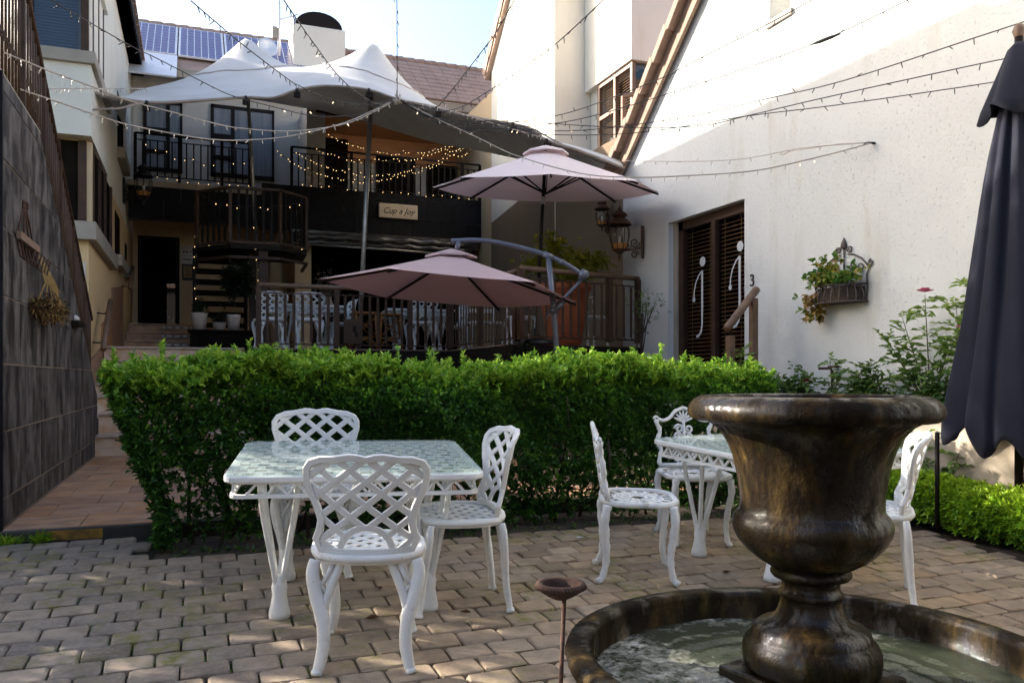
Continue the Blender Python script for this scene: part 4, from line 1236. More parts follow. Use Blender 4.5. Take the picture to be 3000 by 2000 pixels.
m = MB(); m.tube([(4.11, 8.38, 2.52), (3.95, 8.44, 2.34), (3.83, 8.49, 2.19)], .018, 8); lo(m, pc.location).build('brace', 'greym', pc)
m = MB(); m.tube([(3.90, 8.46, 2.27), (3.78, 8.505, 2.12)], .042, 12); m.tube([(3.74, 8.46, 2.16), (3.86, 8.54, 2.14)], .03, 10); m.tube([(3.74, 8.47, 2.14), (3.70, 8.46, 2.06)], .012, 6); lo(m, pc.location).build('crank_housing', 'greym', pc)
m = MB(); m.tube([(2.80, 8.89, 2.95), (2.77, 8.90, 2.80)], .032, 10); lo(m, pc.location).build('hanger', 'greym', pc)
m = MB(); m.bar((3.3, 8.2, PZ+.03), (4.4, 8.76, PZ+.03), .08, .05); m.bar((3.6, 9.0, PZ+.033), (4.1, 7.95, PZ+.033), .08, .05); lo(m, pc.location).build('cross_base', 'greym', pc)
# folded navy parasol
pn = thing('folded_parasol', 'large folded navy parasol hanging in pleats at the right edge', 'parasol', (5.38, 4.06, .25))
m = MB(); NP = 96; LV = [(.93, .40), (1.05, .415), (1.35, .375), (1.7, .325), (2.1, .275), (2.6, .22), (3.0, .17), (3.28, .12), (3.40, .10)]
vs = []
for j, (z, r) in enumerate(LV):
    for k in range(NP):
        a = 2*pi*k/NP
        amp = (.20 if z < 3.2 else .10)
        ph = 4.5*a+.6*sin(2*a)+.12*sin(z*2.1); pl = 1+amp*1.7*(abs(sin(ph))**.65-.55)+.06*sin(13*a+z)+.03*sin(5*a+2*z)
        zz = z + (.09*sin(9*a+.6)+.08*sin(a-.4)+.03*sin(5*a) if j == 0 else 0)
        vs.append((5.38+cos(a)*r*pl, 4.06+sin(a)*r*pl, zz))
m.add(vs, [(j*NP+k, j*NP+(k+1) % NP, (j+1)*NP+(k+1) % NP, (j+1)*NP+k) for j in range(len(LV)-1) for k in range(NP)], True)
o = lo(m, pn.location).build('canopy', 'navy', pn)
sb = o.modifiers.new('smooth', 'SUBSURF'); sb.levels = sb.render_levels = 1
o.modifiers.new('cloth', 'SOLIDIFY').thickness = .006
m = MB(); vs = []
for j, (z, r) in enumerate(((3.24, .235), (3.30, .215), (3.55, .13), (3.70, .07), (3.74, .03))):
    for k in range(48):
        a = 2*pi*k/48; pl = 1+(.22 if j < 2 else .10)*sin(4*a+.8)
        vs.append((5.38+cos(a)*r*pl, 4.06+sin(a)*r*pl, z+(.05*sin(4*a+2.2) if j == 0 else 0)))
m.add(vs, [(j*48+k, j*48+(k+1) % 48, (j+1)*48+(k+1) % 48, (j+1)*48+k) for j in range(4) for k in range(48)], True)
o = lo(m, pn.location).build('top_flap', 'navy', pn); o.modifiers.new('cloth', 'SOLIDIFY').thickness = .006
m = MB(); m.tube([(5.38, 4.06, .25), (5.38, 4.06, 3.8)], .03, 10); lo(m, pn.location).build('pole', 'darkm', pn)
m = MB(); m.lathe([(.0, .12), (.03, .10), (.045, .06), (.03, .02), (.025, 0)], 14, (5.38, 4.06, 3.76)); lo(m, pn.location).build('finial', 'brown2', pn)
m = MB(); m.tube([(5.02, 4.42, .3), (5.03, 4.43, 1.0)], .016, 8); lo(m, pn.location).build('stay', 'darkm', pn)

# ================================================================== FAIRY LIGHTS
STR={
 'a':[(-0.92,6.36,3.98),(-0.66,7.01,4.07),(-0.46,7.47,4.13),(-0.3,7.73,4.16),(0.14,8.21,4.14),(0.37,8.44,4.14),(0.78,8.6,4.13),(1.13,8.79,4.15),(1.47,8.87,4.2),(1.8,8.85,4.29),(2.08,8.85,4.46)],
 'b':[(-1.24,6.49,3.63),(-1.03,7.05,3.72),(-0.76,7.59,3.8),(-0.54,7.93,3.83),(-0.19,8.23,3.86),(0.14,8.53,3.89),(0.44,8.73,3.92),(0.95,8.85,3.98),(1.47,8.87,4.11),(1.8,8.85,4.27),(2.08,8.85,4.46)],
 'c':[(-1.22,7.07,3.56),(-1.06,7.49,3.63),(-0.84,7.83,3.66),(-0.59,8.17,3.69),(-0.25,8.46,3.73),(0.14,8.63,3.75),(0.51,8.81,3.83),(0.95,8.85,3.93),(1.47,8.87,4.12),(1.8,8.85,4.29),(2.08,8.85,4.46)],
 'd':[(-1.22,7.07,3.56),(-1.19,9.36,4.32),(-0.6,11.81,5.2)],
 'e':[(-0.02,5.59,3.79),(0.35,6.73,4.0),(0.81,7.73,4.12),(0.94,8.0,4.17),(1.2,8.44,4.25),(1.44,8.67,4.29),(1.78,8.85,4.36),(2.08,8.85,4.46)],
 'f':[(0.53,5.37,3.79),(0.85,6.54,4.04),(1.29,7.76,4.2),(1.72,8.56,4.3),(1.91,8.81,4.37),(2.08,8.85,4.46)],
 'g':[(1.75,7.47,5.37),(1.94,8.26,4.92),(2.08,8.85,4.46)],
 'h':[(1.97,5.03,3.89),(2.13,5.82,4.01),(2.23,6.43,4.11),(2.35,7.88,4.2),(2.35,8.31,4.23),(2.25,8.67,4.33),(2.08,8.85,4.46)],
 'i':[(2.52,4.81,3.89),(2.63,5.84,4.0),(2.66,6.69,4.09),(2.65,7.34,4.15),(2.55,8.13,4.19),(2.33,8.54,4.27),(2.08,8.85,4.46)],
 'j':[(2.08,8.85,4.46),(2.42,8.72,4.25),(2.91,8.31,4.12),(3.27,7.85,4.07),(3.56,7.31,4.05),(3.92,6.31,4.08),(4.0,6.17,4.12),(4.32,5.41,4.25),(4.43,5.04,4.3)],
 'k':[(2.08,8.85,4.46),(2.38,8.73,4.28),(2.84,8.34,4.1),(3.27,7.85,4.01),(3.67,7.37,4.0),(4.22,6.51,4.07),(4.78,5.44,4.16),(5.12,4.77,4.3)],
 'l':[(2.08,8.85,4.46),(2.56,8.66,4.17),(3.15,8.11,4.04),(3.69,7.58,3.93),(4.34,6.68,3.87),(4.67,5.91,3.84),(4.97,5.26,3.83),(5.43,4.44,3.93),(5.52,3.97,3.92)],
 'm':[(2.08,8.85,4.46),(2.56,8.66,4.23),(3.18,8.2,4.15),(3.92,7.27,3.9),(4.46,6.64,3.79),(4.71,6.22,3.79),(5.03,5.56,3.79),(5.65,4.67,3.83),(5.81,4.18,3.79)],
 'n':[(2.08,8.85,4.46),(2.66,8.62,4.15),(3.39,8.12,4.01),(4.13,7.3,3.87),(4.83,6.38,3.85),(5.26,5.68,3.79),(5.85,4.81,3.75),(6.0,4.32,3.7)],
 'o':[(2.08,8.85,4.46),(2.4,8.72,4.28),(2.87,8.43,4.0),(3.23,8.19,3.78),(3.78,7.76,3.54),(4.21,7.38,3.45),(4.65,6.99,3.42),(5.12,6.6,3.42),(5.58,6.25,3.51),(5.93,5.98,3.6)],
 'p':[(5.48,9.89,4.36),(5.45,8.4,3.98),(5.54,7.4,3.77),(5.67,6.59,3.69),(5.93,5.98,3.61)],
 'q':[(2.08,8.85,4.46),(2.73,9.24,4.55),(3.59,9.98,4.69),(4.68,10.84,4.85)],
}
SLAB = {'a': 'fairy light string from the middle knot rising to the top left corner over the oriel', 'b': 'fairy light string sagging from the left edge to the middle knot, second lowest', 'c': 'lowest sagging fairy light string from the stair railing to the middle knot',
 'd': 'pale taut cord from the stair railing to the tent tip', 'e': 'fairy light string falling from the sky across the left tent peak', 'f': 'fairy light string falling across the chimney to the middle knot', 'g': 'vertical fairy light string hanging straight down to the middle knot',
 'h': 'fairy light string from the middle knot crossing the tiled roof to the sky', 'i': 'fairy light string from the middle knot crossing the sunlit house with three openings', 'j': 'uppermost fairy light string crossing the sunlit gable wall to the slit window',
 'k': 'fairy light string with a thick connector crossing the sunlit gable wall', 'l': 'third fairy light string across the gable wall, along the shadow edge', 'm': 'fairy light string across the gable wall ending above the folded parasol', 'n': 'lowest of the long strings running from the tent to the folded parasol',
 'o': 'fairy light string passing over the market parasol to the wall hook', 'p': 'string sagging along the white wall from the roof verge to the hook', 'q': 'short fairy light string from the middle knot to the tent corner above the market parasol'}
def light_string(key, label, pts, wire, pitch, lit, rw=.0045, bulbmat='bulb', name='fairy_lights'):
    t = thing(name, label, 'string lights', pts[0], group=None)
    P = smooth_pts(pts, 6); L = t.location
    m = MB(); m.tube(P, rw, 5); lo(m, L).build('cable', wire, t)
    on, off = MB(), MB(); acc = 0
    for i in range(len(P)-1):
        seg = (P[i+1]-P[i]); acc += seg.length
        while acc > pitch:
            acc -= pitch
            p = P[i+1]-seg.normalized()*acc
            d = Vector((random.gauss(0, .5), random.gauss(0, .5), -1+random.gauss(0, .8))).normalized()
            off.tube([p, p+d*.030], [.0035, .0045], 5)
            (on if random.random() < lit else off).tube([p+d*.030, p+d*.038, p+d*.050], [.003, .0042, .002], 5)
    if on.v: stuff(lo(on, L).build('bulbs', bulbmat, t, fix=False))
    if off.v: stuff(lo(off, L).build('unlit_bulbs', 'bulboff' if wire == 'wire' else wire, t, fix=False))
    return t
for k, pts in STR.items():
    dark = k in 'hijklmn'
    light_string(k, SLAB[k], pts, 'wired' if dark or k in 'aefg' else 'wire', .17 if dark else (.13 if k != 'p' else .3), 0. if k in 'dpjk' else (.04 if dark else .04), rw=.0065 if k in 'bcdo' else .0045)
t = thing('cable_connector', 'dark spindle-shaped connector on the upper light string over the gable wall', 'connector', (4.83, 5.34, 4.17))
m = MB(); m.tube([(-.06, .11, -.012), (-.02, .04, -.004), (.02, -.04, .006), (.06, -.11, .014)], [.005, .016, .016, .005], 8); m.build('body', 'wired', t)
t = thing('wall_hook', 'iron ring hook fixed in the white wall holding the light strings', 'hook', (5.96, 5.98, 3.61))
m = MB(); m.tube([(.05, 0, .0), (0, 0, 0)], .012, 6); m.tube([(-.03+.03*cos(a), .02+.035*sin(a), .0) for a in [2*pi*i/12 for i in range(13)]], .005, 5); m.build('ring', 'iron', t)
m = MB(); m.tube([(-.06, .02, 0), (-.1, .3, .06), (-.14, 1.0, .16)], .004, 5); m.tube([(-.14+.01*cos(a), 1.05+.07*sin(a), .165+.02*cos(a)) for a in [2*pi*i/12 for i in range(13)]], .004, 5); m.build('tie', 'wire', t)
# knot of cables where the strings meet
t = thing('light_knot', 'bundle of knotted fairy light cable in the middle above the courtyard', 'string lights', (2.08, 8.85, 4.46))
m = MB()
for q in range(6):
    m.tube([(random.gauss(0, .03), random.gauss(0, .03), random.gauss(-.01, .04)) for _ in range(6)], .006, 5)
m.build('knot', 'wire', t)
# swags of golden lights on the balconies
def swag(a, b, sag, n=14, wob=.03):
    a, b = Vector(a), Vector(b)
    return [a.lerp(b, i/n)-Vector((0, 0, sag*4*(i/n)*(1-i/n)))+Vector((0, random.uniform(-wob, wob), random.uniform(-wob, wob))) for i in range(n+1)]
SW = [('golden lights swagged along the porch from the corner, highest row', (6.1, 17.9, 7.15), (2.6, 18.0, 6.75), .55), ('golden lights swagged along the porch from the corner, second row', (6.1, 17.85, 7.1), (2.3, 18.0, 6.35), .5), ('golden lights swagged along the porch from the corner, third row', (6.15, 17.9, 7.05), (2.0, 18.1, 6.3), .75),
      ('golden lights swagged low along the porch railing', (6.1, 17.8, 6.95), (1.6, 18.1, 6.2), .8), ('golden light loop hanging at the porch corner', (6.25, 17.8, 7.1), (5.2, 17.8, 6.75), .45), ('golden lights trailing down beside the porch corner', (6.2, 17.7, 7.1), (6.5, 17.3, 6.0), .1),
      ('lights winding along the porch floor edge', (1.98, 18.2, 5.62), (6.2, 18.2, 5.62), .03), ('lights winding along the left balcony rail', (-1.1, 18.25, 6.25), (1.1, 18.25, 6.0), .25), ('lights along the left balcony floor edge', (-1.1, 18.25, 5.55), (1.1, 18.25, 5.5), .05),
      ('lights wound round the top of the octagonal landing', (.05, 16.5, 4.85), (1.9, 15.85, 4.7), .18), ('lights along the foot of the octagonal landing', (.05, 16.55, 3.95), (2.05, 16.2, 3.9), .08), ('lights hanging down the left post of the open stair', (.0, 16.85, 4.7), (.02, 16.85, 2.3), 0.), ('lights hanging down the brown stair column', (1.0, 15.95, 4.6), (1.2, 15.95, 2.4), 0.)]
for i, (lab, a, b, sg_) in enumerate(SW):
    light_string('w', lab, swag(a, b, sg_), 'wired', .085 if i < 6 else .20, .9, rw=.004, bulbmat='bulbg')

# ================================================================== FURNITURE
def lattice_chair(name, label, group=None):
    """white cast chair facing +Y: lattice back, round lattice seat, four pierced cabriole legs"""
    t = thing(name, label, 'chair', group=group)
    H0 = .485; lean = .20
    half = [(.0, -.002), (.10, -.004), (.195, .0), (.212, .045), (.195, .09), (.188, .135), (.205, .195), (.231, .255), (.248, .315), (.248, .36), (.231, .388), (.187, .405), (.134, .408), (.067, .421), (.034, .418), (0, .410)]
    poly = half + [(-x, y) for x, y in half[-2:0:-1]]
    def mp(s, q, n):
        y = -.185 - q*lean - .10*max(0, q-.2)*q + 1.15*s*s
        return (s, y-n, H0+q*.975)
    ring = [(x*.965, .205+(y-.205)*.965) for x, y in poly]
    ringc = ring+ring[:2]
    m = MB(); m.ribbon(ringc, .034, .024, mp, False)
    bk = m.build('backrest', 'white', t)
    m = MB()
    arch = [(.105*cos(a), .003+.108*sin(a)) for a in [pi*i/12 for i in range(13)]]
    m.ribbon(arch, .030, .014, mp, False)
    def keep(x, y): return (x*x+(y-.0)**2) > .105**2 or y > .11
    c, s_ = .77, .64
    for k in range(-6, 9):
        for sgn in (1, -1):
            p = (sgn*(k*.1235-.247), 0.)
            for run in clip_line(ring, p, (sgn*c, s_), -.1, 1.0, .008, keep):
                m.ribbon(thin(run, 6), .030, .012 if sgn > 0 else .011, mp, False)
    m.build('lattice', 'white', bk)
    # seat
    def mps(s, q, n): return (s, q, .462+n+.01*(s*s+q*q)*4)
    so = [(.225*abs(cos(a))**.75*(1 if cos(a) > 0 else -1), .01+.215*abs(sin(a))**.8*(1 if sin(a) > 0 else -1)) for a in [2*pi*i/36 for i in range(36)]]
    m = MB(); m.ribbon(so+so[:2], .036, .030, mps)
    vs = [(x*1.02, (y-.01)*1.02+.01, z) for z in (.440, .470) for x, y in so]
    m.add(vs, [(i, (i+1) % 36, 36+(i+1) % 36, 36+i) for i in range(36)], True)
    vs = [(x*.90, (y-.01)*.90+.01, z) for z in (.440, .470) for x, y in so]
    m.add(vs, [(i, (i+1) % 36, 36+(i+1) % 36, 36+i) for i in range(36)], True)
    seat = m.build('seat', 'white', t)
    m = MB()
    for k in range(-9, 10):
        for sgn in (1, -1):
            for run in clip_line(so, (sgn*k*.085, 0), (sgn*.707, .707), -.5, .5, .008):
                m.ribbon(thin(run, 4), .029, .010 if sgn > 0 else .009, mps, False)
    m.build('lattice', 'white', seat)
    # legs
    for sx in (-1, 1):
        for sy in (-1, 1):
            m = MB()
            yb = -.165 if sy < 0 else .185
            fy = -.225 if sy < 0 else .235
            def P(x, f, z): return (sx*x, yb+(fy-yb)*f, z)
            main = smooth_pts([P(.205, 0, .452), P(.215, .15, .40), P(.200, .3, .32), P(.172, .5, .22), P(.165, .7, .12), P(.178, .9, .04), P(.190, 1., .0)], 4)
            n = len(main); m.tube(main, [.023+.007*sin(pi*i/(n-1)) - (.003 if .5 < i/n < .9 else 0) for i in range(n)], 8, flat=.72)
            br = smooth_pts([P(.098, 0, .452), P(.108, .1, .42), P(.140, .25, .345), P(.170, .42, .25)], 4)
            m.tube(br, .018, 8, flat=.72)
            m.tube([P(.205, .15, .385), P(.155, .28, .318)], .010, 6); m.tube([P(.130, .05, .44), P(.175, .25, .352)], .010, 6)
            m.tube([P(.188, .95, .018), P(.190, 1, .0)], [.020, .023], 8)
            m.build('leg', 'white', t)
    return t

def scroll_chair(name, label, group=None):
    """white cast chair facing +Y: open back with crest shell and scrolled centre splat"""
    t = thing(name, label, 'chair', group=group)
    H0 = .47
    def mp(s, q, n): return (s, -.185-q*.17+.5*s*s-n, H0+q*.98)
    def tb(m, pts, r, n=6): m.tube([mp(a, b, 0) for a, b in pts], r, n)
    m = MB()
    for sx in (-1, 1):
        pts = [(sx*(.175+.012*sin(i*1.3)), i*.03) for i in range(12)]
        tb(m, [(x+sx*.02*(i/11.), y) for i, (x, y) in enumerate(pts)], [.013+.005*(i % 2) for i in range(12)], 7)
        tb(m, spiral((sx*.205, .335), .022, .008, 0, 1.1, 12), .008)
        crest = smooth_pts([(sx*.19, .335, 0), (sx*.15, .325, 0), (sx*.10, .345, 0), (sx*.06, .39, 0), (0, .415, 0)], 4)
        tb(m, [(p.x, p.y) for p in crest], .013, 7)
    bk = m.build('backrest', 'white', t)
    m = MB()
    for i in range(7):
        a = pi*(.14+.72*i/6)
        tb(m, [(0, .31), (cos(a)*.045, .31+sin(a)*.05), (cos(a)*.075, .31+sin(a)*.085)], [.007, .010, .006])
    for sx in (-1, 1):
        for (cx, cy, r, tn) in ((.035, .265, .034, 1.3), (.045, .21, .03, -1.3), (.03, .15, .03, 1.4), (.055, .09, .036, -1.3), (.035, .035, .03, 1.2)):
            tb(m, spiral((sx*cx, cy), r, .008, 0 if tn > 0 else pi, tn*sx, 12), .009)
    tb(m, [(0, .0), (.005, .1), (-.004, .2), (0, .33)], .012)
    for q in range(8):
        a = pi*q/4
        tb(m, [(0, .17), (.03*cos(a), .17+.03*sin(a))], [.012, .006])
    tb(m, [(-.19, .012), (.19, .012)], .014)
    m.build('splat', 'white', bk)
    so = [(.215*max(-1, min(1, 1.15*cos(a))), .02+.205*max(-1, min(1, 1.12*sin(a)))) for a in [2*pi*i/40 for i in range(40)]]
    def mps(s, q, n): return (s, q, .450+n)
    m = MB(); m.ribbon(so+so[:2], .034, .030, mps)
    seat = m.build('seat', 'white', t)
    m = MB()
    for r in (.05, .095, .14):
        c = [(r*cos(2*pi*i/20), .02+r*sin(2*pi*i/20)) for i in range(22)]; m.ribbon(c, .022, .010, mps)
    for k in range(16):
        a = 2*pi*k/16+.2
        m.ribbon([(.05*cos(a), .02+.05*sin(a)), (.2*cos(a+.25), .02+.19*sin(a+.25))], .020, .009, mps)
        m.ribbon([(.09*cos(a), .02+.09*sin(a)), (.2*cos(a-.25), .02+.19*sin(a-.25))], .018, .0085, mps)
    m.build('openwork', 'white', seat)
    for sx in (-1, 1):
        for sy in (-1, 1):
            m = MB(); yb = -.165 if sy < 0 else .195; k = -1 if sy < 0 else 1
            pts = smooth_pts([(sx*.185, yb, .44), (sx*.195, yb+k*.015, .36), (sx*.178, yb+k*.005, .24), (sx*.170, yb, .12), (sx*.178, yb+k*.02, .03), (sx*.19, yb+k*.045, .0)], 4)
            n = len(pts); m.tube(pts, [.026-.010*(i/(n-1))+.003*sin(i*2.2) for i in range(n)], 8)
            m.tube([(sx*.17, yb+k*.005, .035), (sx*.19, yb+k*.05, .006)], [.014, .019], 8)
            m.build('leg', 'white', t)
    return t

def garden_table(name, label, W=1.19, Dp=1.06, glass=True, group=None):
    t = thing(name, label, 'table', group=group)
    def rr(w, d, r, n=5):
        out = []
        for cx, cy, a0 in ((w/2-r, d/2-r, 0), (-w/2+r, d/2-r, pi/2), (-w/2+r, -d/2+r, pi), (w/2-r, -d/2+r, 3*pi/2)):
            out += [(cx+r*cos(a0+pi/2*i/n), cy+r*sin(a0+pi/2*i/n)) for i in range(n+1)]
        return out
    m = MB(); o_ = rr(W, Dp, .07); i_ = rr(W-.09, Dp-.09, .04); n = len(o_)
    vs = [(x, y, z) for z, lst in ((.700, o_), (.728, o_), (.728, i_), (.700, i_)) for x, y in lst]
    m.add(vs, [(j*n+k, j*n+(k+1) % n, ((j+1) % 4)*n+(k+1) % n, ((j+1) % 4)*n+k) for j in range(4) for k in range(n)])
    top = m.build('table_top', 'white', t, bevel=.006)
    # pierced sheet: solid bands and dashes between oval slots
    m = MB(); y = -(Dp-.09)/2; r = 0
    while y < (Dp-.09)/2-.01:
        m.b2((-(W-.088)/2, y, .7215), ((W-.088)/2, y+.030, .724))
        x = -(W-.09)/2-(r % 2)*.0425
        while x < (W-.09)/2:
            m.b2((max(x, -(W-.09)/2), y+.0298, .7217), (min(x+.034, (W-.09)/2), y+.0802, .7238)); x += .088
        y += .080; r += 1
    m.build('pierced_sheet', 'white', top)
    m = MB(); ap = rr(W-.05, Dp-.05, .05)
    for z0, z1 in ((.690, .700), (.625, .642)):
        oo = ap; ii = rr(W-.09, Dp-.09, .04)
        vs = [(x, y, z) for z, lst in ((z0, oo), (z1, oo), (z1, ii), (z0, ii)) for x, y in lst]
        m.add(vs, [(j*n+k, j*n+(k+1) % n, ((j+1) % 4)*n+(k+1) % n, ((j+1) % 4)*n+k) for j in range(4) for k in range(n)])
    for sx, sy, ln in ((0, -1, W), (0, 1, W), (1, 0, Dp), (-1, 0, Dp)):
        L = ln-.20; q = int(L/.085)
        for k in range(q):
            a = -L/2+L*k/q; b = -L/2+L*(k+1)/q; c = (a+b)/2
            e = (Dp if sx == 0 else W)/2-.035
            def Q(u, z): return (u, sy*e, z) if sx == 0 else (sx*e, u, z)
            m.bar(Q(a, .64), Q(c, .692), .012, .012); m.bar(Q(c, .692), Q(b, .64), .012, .012)
    m.build('apron', 'white', t)
    for sx in (-1, 1):
        for sy in (-1, 1):
            m = MB(); cx, cy = sx*(W/2-.235), sy*(Dp/2-.235)
            for ax in (-1, 1):
                for ay in (-1, 1):
                    pts = smooth_pts([(cx+ax*.085, cy+ay*.085, .69), (cx+ax*.075, cy+ay*.075, .55), (cx+ax*.045, cy+ay*.045, .36), (cx+ax*.022, cy+ay*.022, .22), (cx+ax*.012, cy+ay*.012, .15)], 3)
                    m.tube(pts, .0145, 6)
            m.lathe([(.0, .215), (.026, .20), (.038, .15), (.034, .11), (.042, .06), (.050, .025), (.050, .0), (0, 0)], 14, (cx, cy, 0))
            m.build('leg', 'white', t)
    m = MB(); m.b2((-W/2+.2, -.018, .645), (W/2-.2, .018, .688)); m.b2((-.018, -Dp/2+.2, .646), (.018, Dp/2-.2, .687)); m.build('brace', 'white', t)
    if glass:
        g = rr(W-.012, Dp-.012, .065)
        m = MB(); m.prism(g, .7295, .7355); m.build('glass_sheet', 'tglass', t)
    return t

def on_slope(o, x, y, rz):
    o.location = (x, y, gz(y)+.002)
    o.rotation_euler = (Matrix.Rotation(tilt, 3, 'X') @ Matrix.Rotation(rz, 3, 'Z')).to_euler()
R_ = radians
tb1 = garden_table('garden_table', 'square white cast table with a glass top in the foreground')
on_slope(tb1, .785, 4.33, R_(-9)); tb1.rotation_euler[0] += .012
c1 = lattice_chair('lattice_chair', 'white lattice-back chair seen from behind, nearest the camera')
on_slope(c1, .70, 3.53, R_(-15))
c2 = dup(c1, (0, 0, 0), 0, 'white lattice-back chair on the hedge side of the front table'); on_slope(c2, .655, 4.87, R_(180-8))
c3 = dup(c1, (0, 0, 0), 0, 'white lattice-back chair turned sideways at the right of the front table'); on_slope(c3, 1.27, 4.03, R_(84))
tb2 = dup(tb1, (0, 0, 0), 0, 'square white cast table with glass top half hidden behind the urn'); on_slope(tb2, 3.40, 4.20, R_(10))
sc1 = scroll_chair('scroll_chair', 'white scrollwork chair in profile left of the urn, facing right')
on_slope(sc1, 2.38, 4.20, R_(-90-24))
sc2 = dup(sc1, (0, 0, 0), 0, 'white scrollwork chair facing the camera behind the half hidden table'); on_slope(sc2, 3.20, 4.83, R_(180-14))
c4_ = dup(c1, (0, 0, 0), 0, 'white lattice-back chair right of the urn, seen from its side and rear'); on_slope(c4_, 3.48, 3.53, R_(47))

# furniture up on the deck
dt1 = dup(tb1, (1.75, 14.1, DK), R_(4), 'white cast table behind the left part of the deck railing')
dt2 = dup(tb1, (3.72, 14.3, DK), R_(-5), 'white cast table on the deck right of the rattan stools')
DC = [(1.12, 13.62, 8, 'white lattice chair at the left end of the deck railing'), (1.72, 13.52, -4, 'white lattice chair with its back to the deck railing beside the left deck table'), (2.35, 14.2, 95, 'white lattice chair sideways at the right end of the left deck table'), (3.62, 13.66, 3, 'white lattice chair with its back to the railing at the right deck table'), (4.42, 14.3, 95, 'white lattice chair sideways at the right end of the right deck table')]
for x, y, a, lab in DC: dup(c1, (x, y, DK), R_(a), lab)
dup(sc1, (4.62, 11.55, DK), R_(170), 'white scrollwork chair behind the parasol arm on the deck corner')
dup(sc1, (5.60, 11.15, DK), R_(185), 'white scrollwork chair beside the terracotta pot on the deck')
db = thing('slatted_bench', 'white slatted bench end seen between the railings on the deck', 'bench', (4.15, 12.6, DK))
m = MB()
for k in range(6): m.b2((-.02+k*.09, -.2, .42), (.05+k*.09, .25, .45))
m.build('seat', 'white', db)
m = MB()
for k in range(6): m.b2((-.02+k*.09, .24, .62), (.05+k*.09, .27, .68)); m.b2((-.02+k*.09, .24, .74), (.05+k*.09, .27, .80))
m.build('backrest', 'white', db)
for x, y in ((-.02, -.18), (.5, -.18), (-.02, .25), (.5, .25)):
    m = MB(); m.tube([(x, y, 0), (x, y, .82 if y > 0 else .44)], .018, 8); m.build('leg', 'white', db)

def stool(x, y, rz, label):
    t = thing('rattan_stool', label, 'stool', (x, y, DK), rz)
    m = MB(); m.b2((-.19, -.17, .60), (.19, .17, .645)); m.build('seat', 'rattan', t, bevel=.02)
    for sx in (-1, 1):
        for sy in (-1, 1):
            m = MB(); m.tube([(sx*.16, sy*.14, .61), (sx*.19, sy*.17, 0)], .018, 8); m.build('leg', 'rattan', t)
    for sy in (-1, 1):
        m = MB(); m.tube([(-.18, sy*.16, .22), (.18, sy*.16, .22)], .013, 6); m.tube([(-.17, sy*.15, .25), (.17, sy*.15, .56)], .011, 6); m.tube([(.17, sy*.15, .25), (-.17, sy*.15, .56)], .011, 6)
        m.tube([(.18*cos(a), sy*.165, .02+.17*sin(a)) for a in [pi*i/8 for i in range(9)]], .011, 6); m.build('brace', 'rattan', t)
    return t
stool(2.66, 13.75, .05, 'rattan bar stool behind the middle of the deck railing'); stool(3.14, 13.9, -.1, 'rattan bar stool next to the right deck table')

# ================================================================== FOUNTAIN
fo = thing('fountain_basin', 'round wet bronzed stone fountain basin in the right foreground', 'fountain basin', (BC.x, BC.y, gz(BC.y)))
fz = gz(BC.y)
m = MB(); prof = [(.80, -.05), (.82, .03), (.80, .10), (.82, .20), (.855, .262), (.861, .290), (.855, .306), (.84, .312), (.785, .312), (.770, .304), (.765, .285), (.762, .06), (.0, .05)]
m.lathe(prof, 96); o = m.build('bowl', 'wet', fo)
m = MB(); m.lathe([(.765, .165), (.757, .172), (.750, .165), (.757, .158)], 96); m.build('pipe_ring', 'greym', fo)
wt = thing('basin_water', 'murky green water with foam in the fountain basin', 'water', (BC.x, BC.y, fz+.195))
m = MB(); NR, NA = 26, 96
vs = [(0, 0, 0)]+[(.763*r/NR*cos(2*pi*k/NA), .763*r/NR*sin(2*pi*k/NA), .0035*sin(r*1.9+.6*sin(k*.35))+.002*sin(k*.9+r)) for r in range(1, NR+1) for k in range(NA)]
fs = [(0, 1+k, 1+(k+1) % NA) for k in range(NA)]+[(1+(r-1)*NA+k, 1+r*NA+k, 1+r*NA+(k+1) % NA, 1+(r-1)*NA+(k+1) % NA) for r in range(1, NR) for k in range(NA)]
m.add(vs, fs, True); m.build('surface', 'water', wt)
m = MB(); bl = [(.065*(1+.25*sin(2*a+1))*cos(a), .045*(1+.3*sin(3*a))*sin(a)) for a in [2*pi*i/20 for i in range(20)]]
m.prism([(-.52+x, -.42+y) for x, y in bl], .002, .010); m.build('foam_patch', 'paper', wt)

un = thing('stone_urn', 'large wet dark stone urn standing on a plinth in the fountain', 'urn', (BC.x, BC.y, fz+.16))
uz = fz+.16
m = MB(); m.b2((-.225, -.225, -.08), (.225, .225, .372-uz+.0)); o = m.build('plinth', 'wet', un, bevel=.012); o.rotation_euler = (0, 0, R_(12))
prof = [(.0, .374), (.20, .374), (.228, .390), (.2336, .425), (.232, .455), (.222, .478), (.205, .490), (.203, .500), (.197, .520), (.180, .534), (.150, .545), (.128, .556), (.114, .575), (.106, .600), (.101, .624), (.104, .632), (.110, .638), (.110, .648), (.103, .655), (.0975, .662), (.0975, .682), (.102, .692), (.128, .702), (.136, .712), (.136, .722), (.128, .731), (.124, .737)]
m = MB(); m.lathe([(r, z-uz) for r, z in prof], 72); m.build('pedestal', 'wet', un)
prof = [(.0, .734), (.124, .734), (.150, .746), (.185, .768), (.222, .798), (.250, .832), (.265, .862), (.269, .885), (.266, .905), (.256, .922), (.246, .932), (.2415, .942), (.2405, .96), (.242, .99), (.247, 1.03), (.254, 1.07), (.265, 1.12), (.280, 1.16), (.302, 1.20), (.330, 1.230), (.356, 1.246), (.380, 1.250), (.404, 1.252), (.418, 1.262), (.4245, 1.280), (.420, 1.302), (.404, 1.322), (.382, 1.334), (.358, 1.337), (.342, 1.334), (.330, 1.322), (.315, 1.27), (.27, 1.2), (.0, 1.19)]
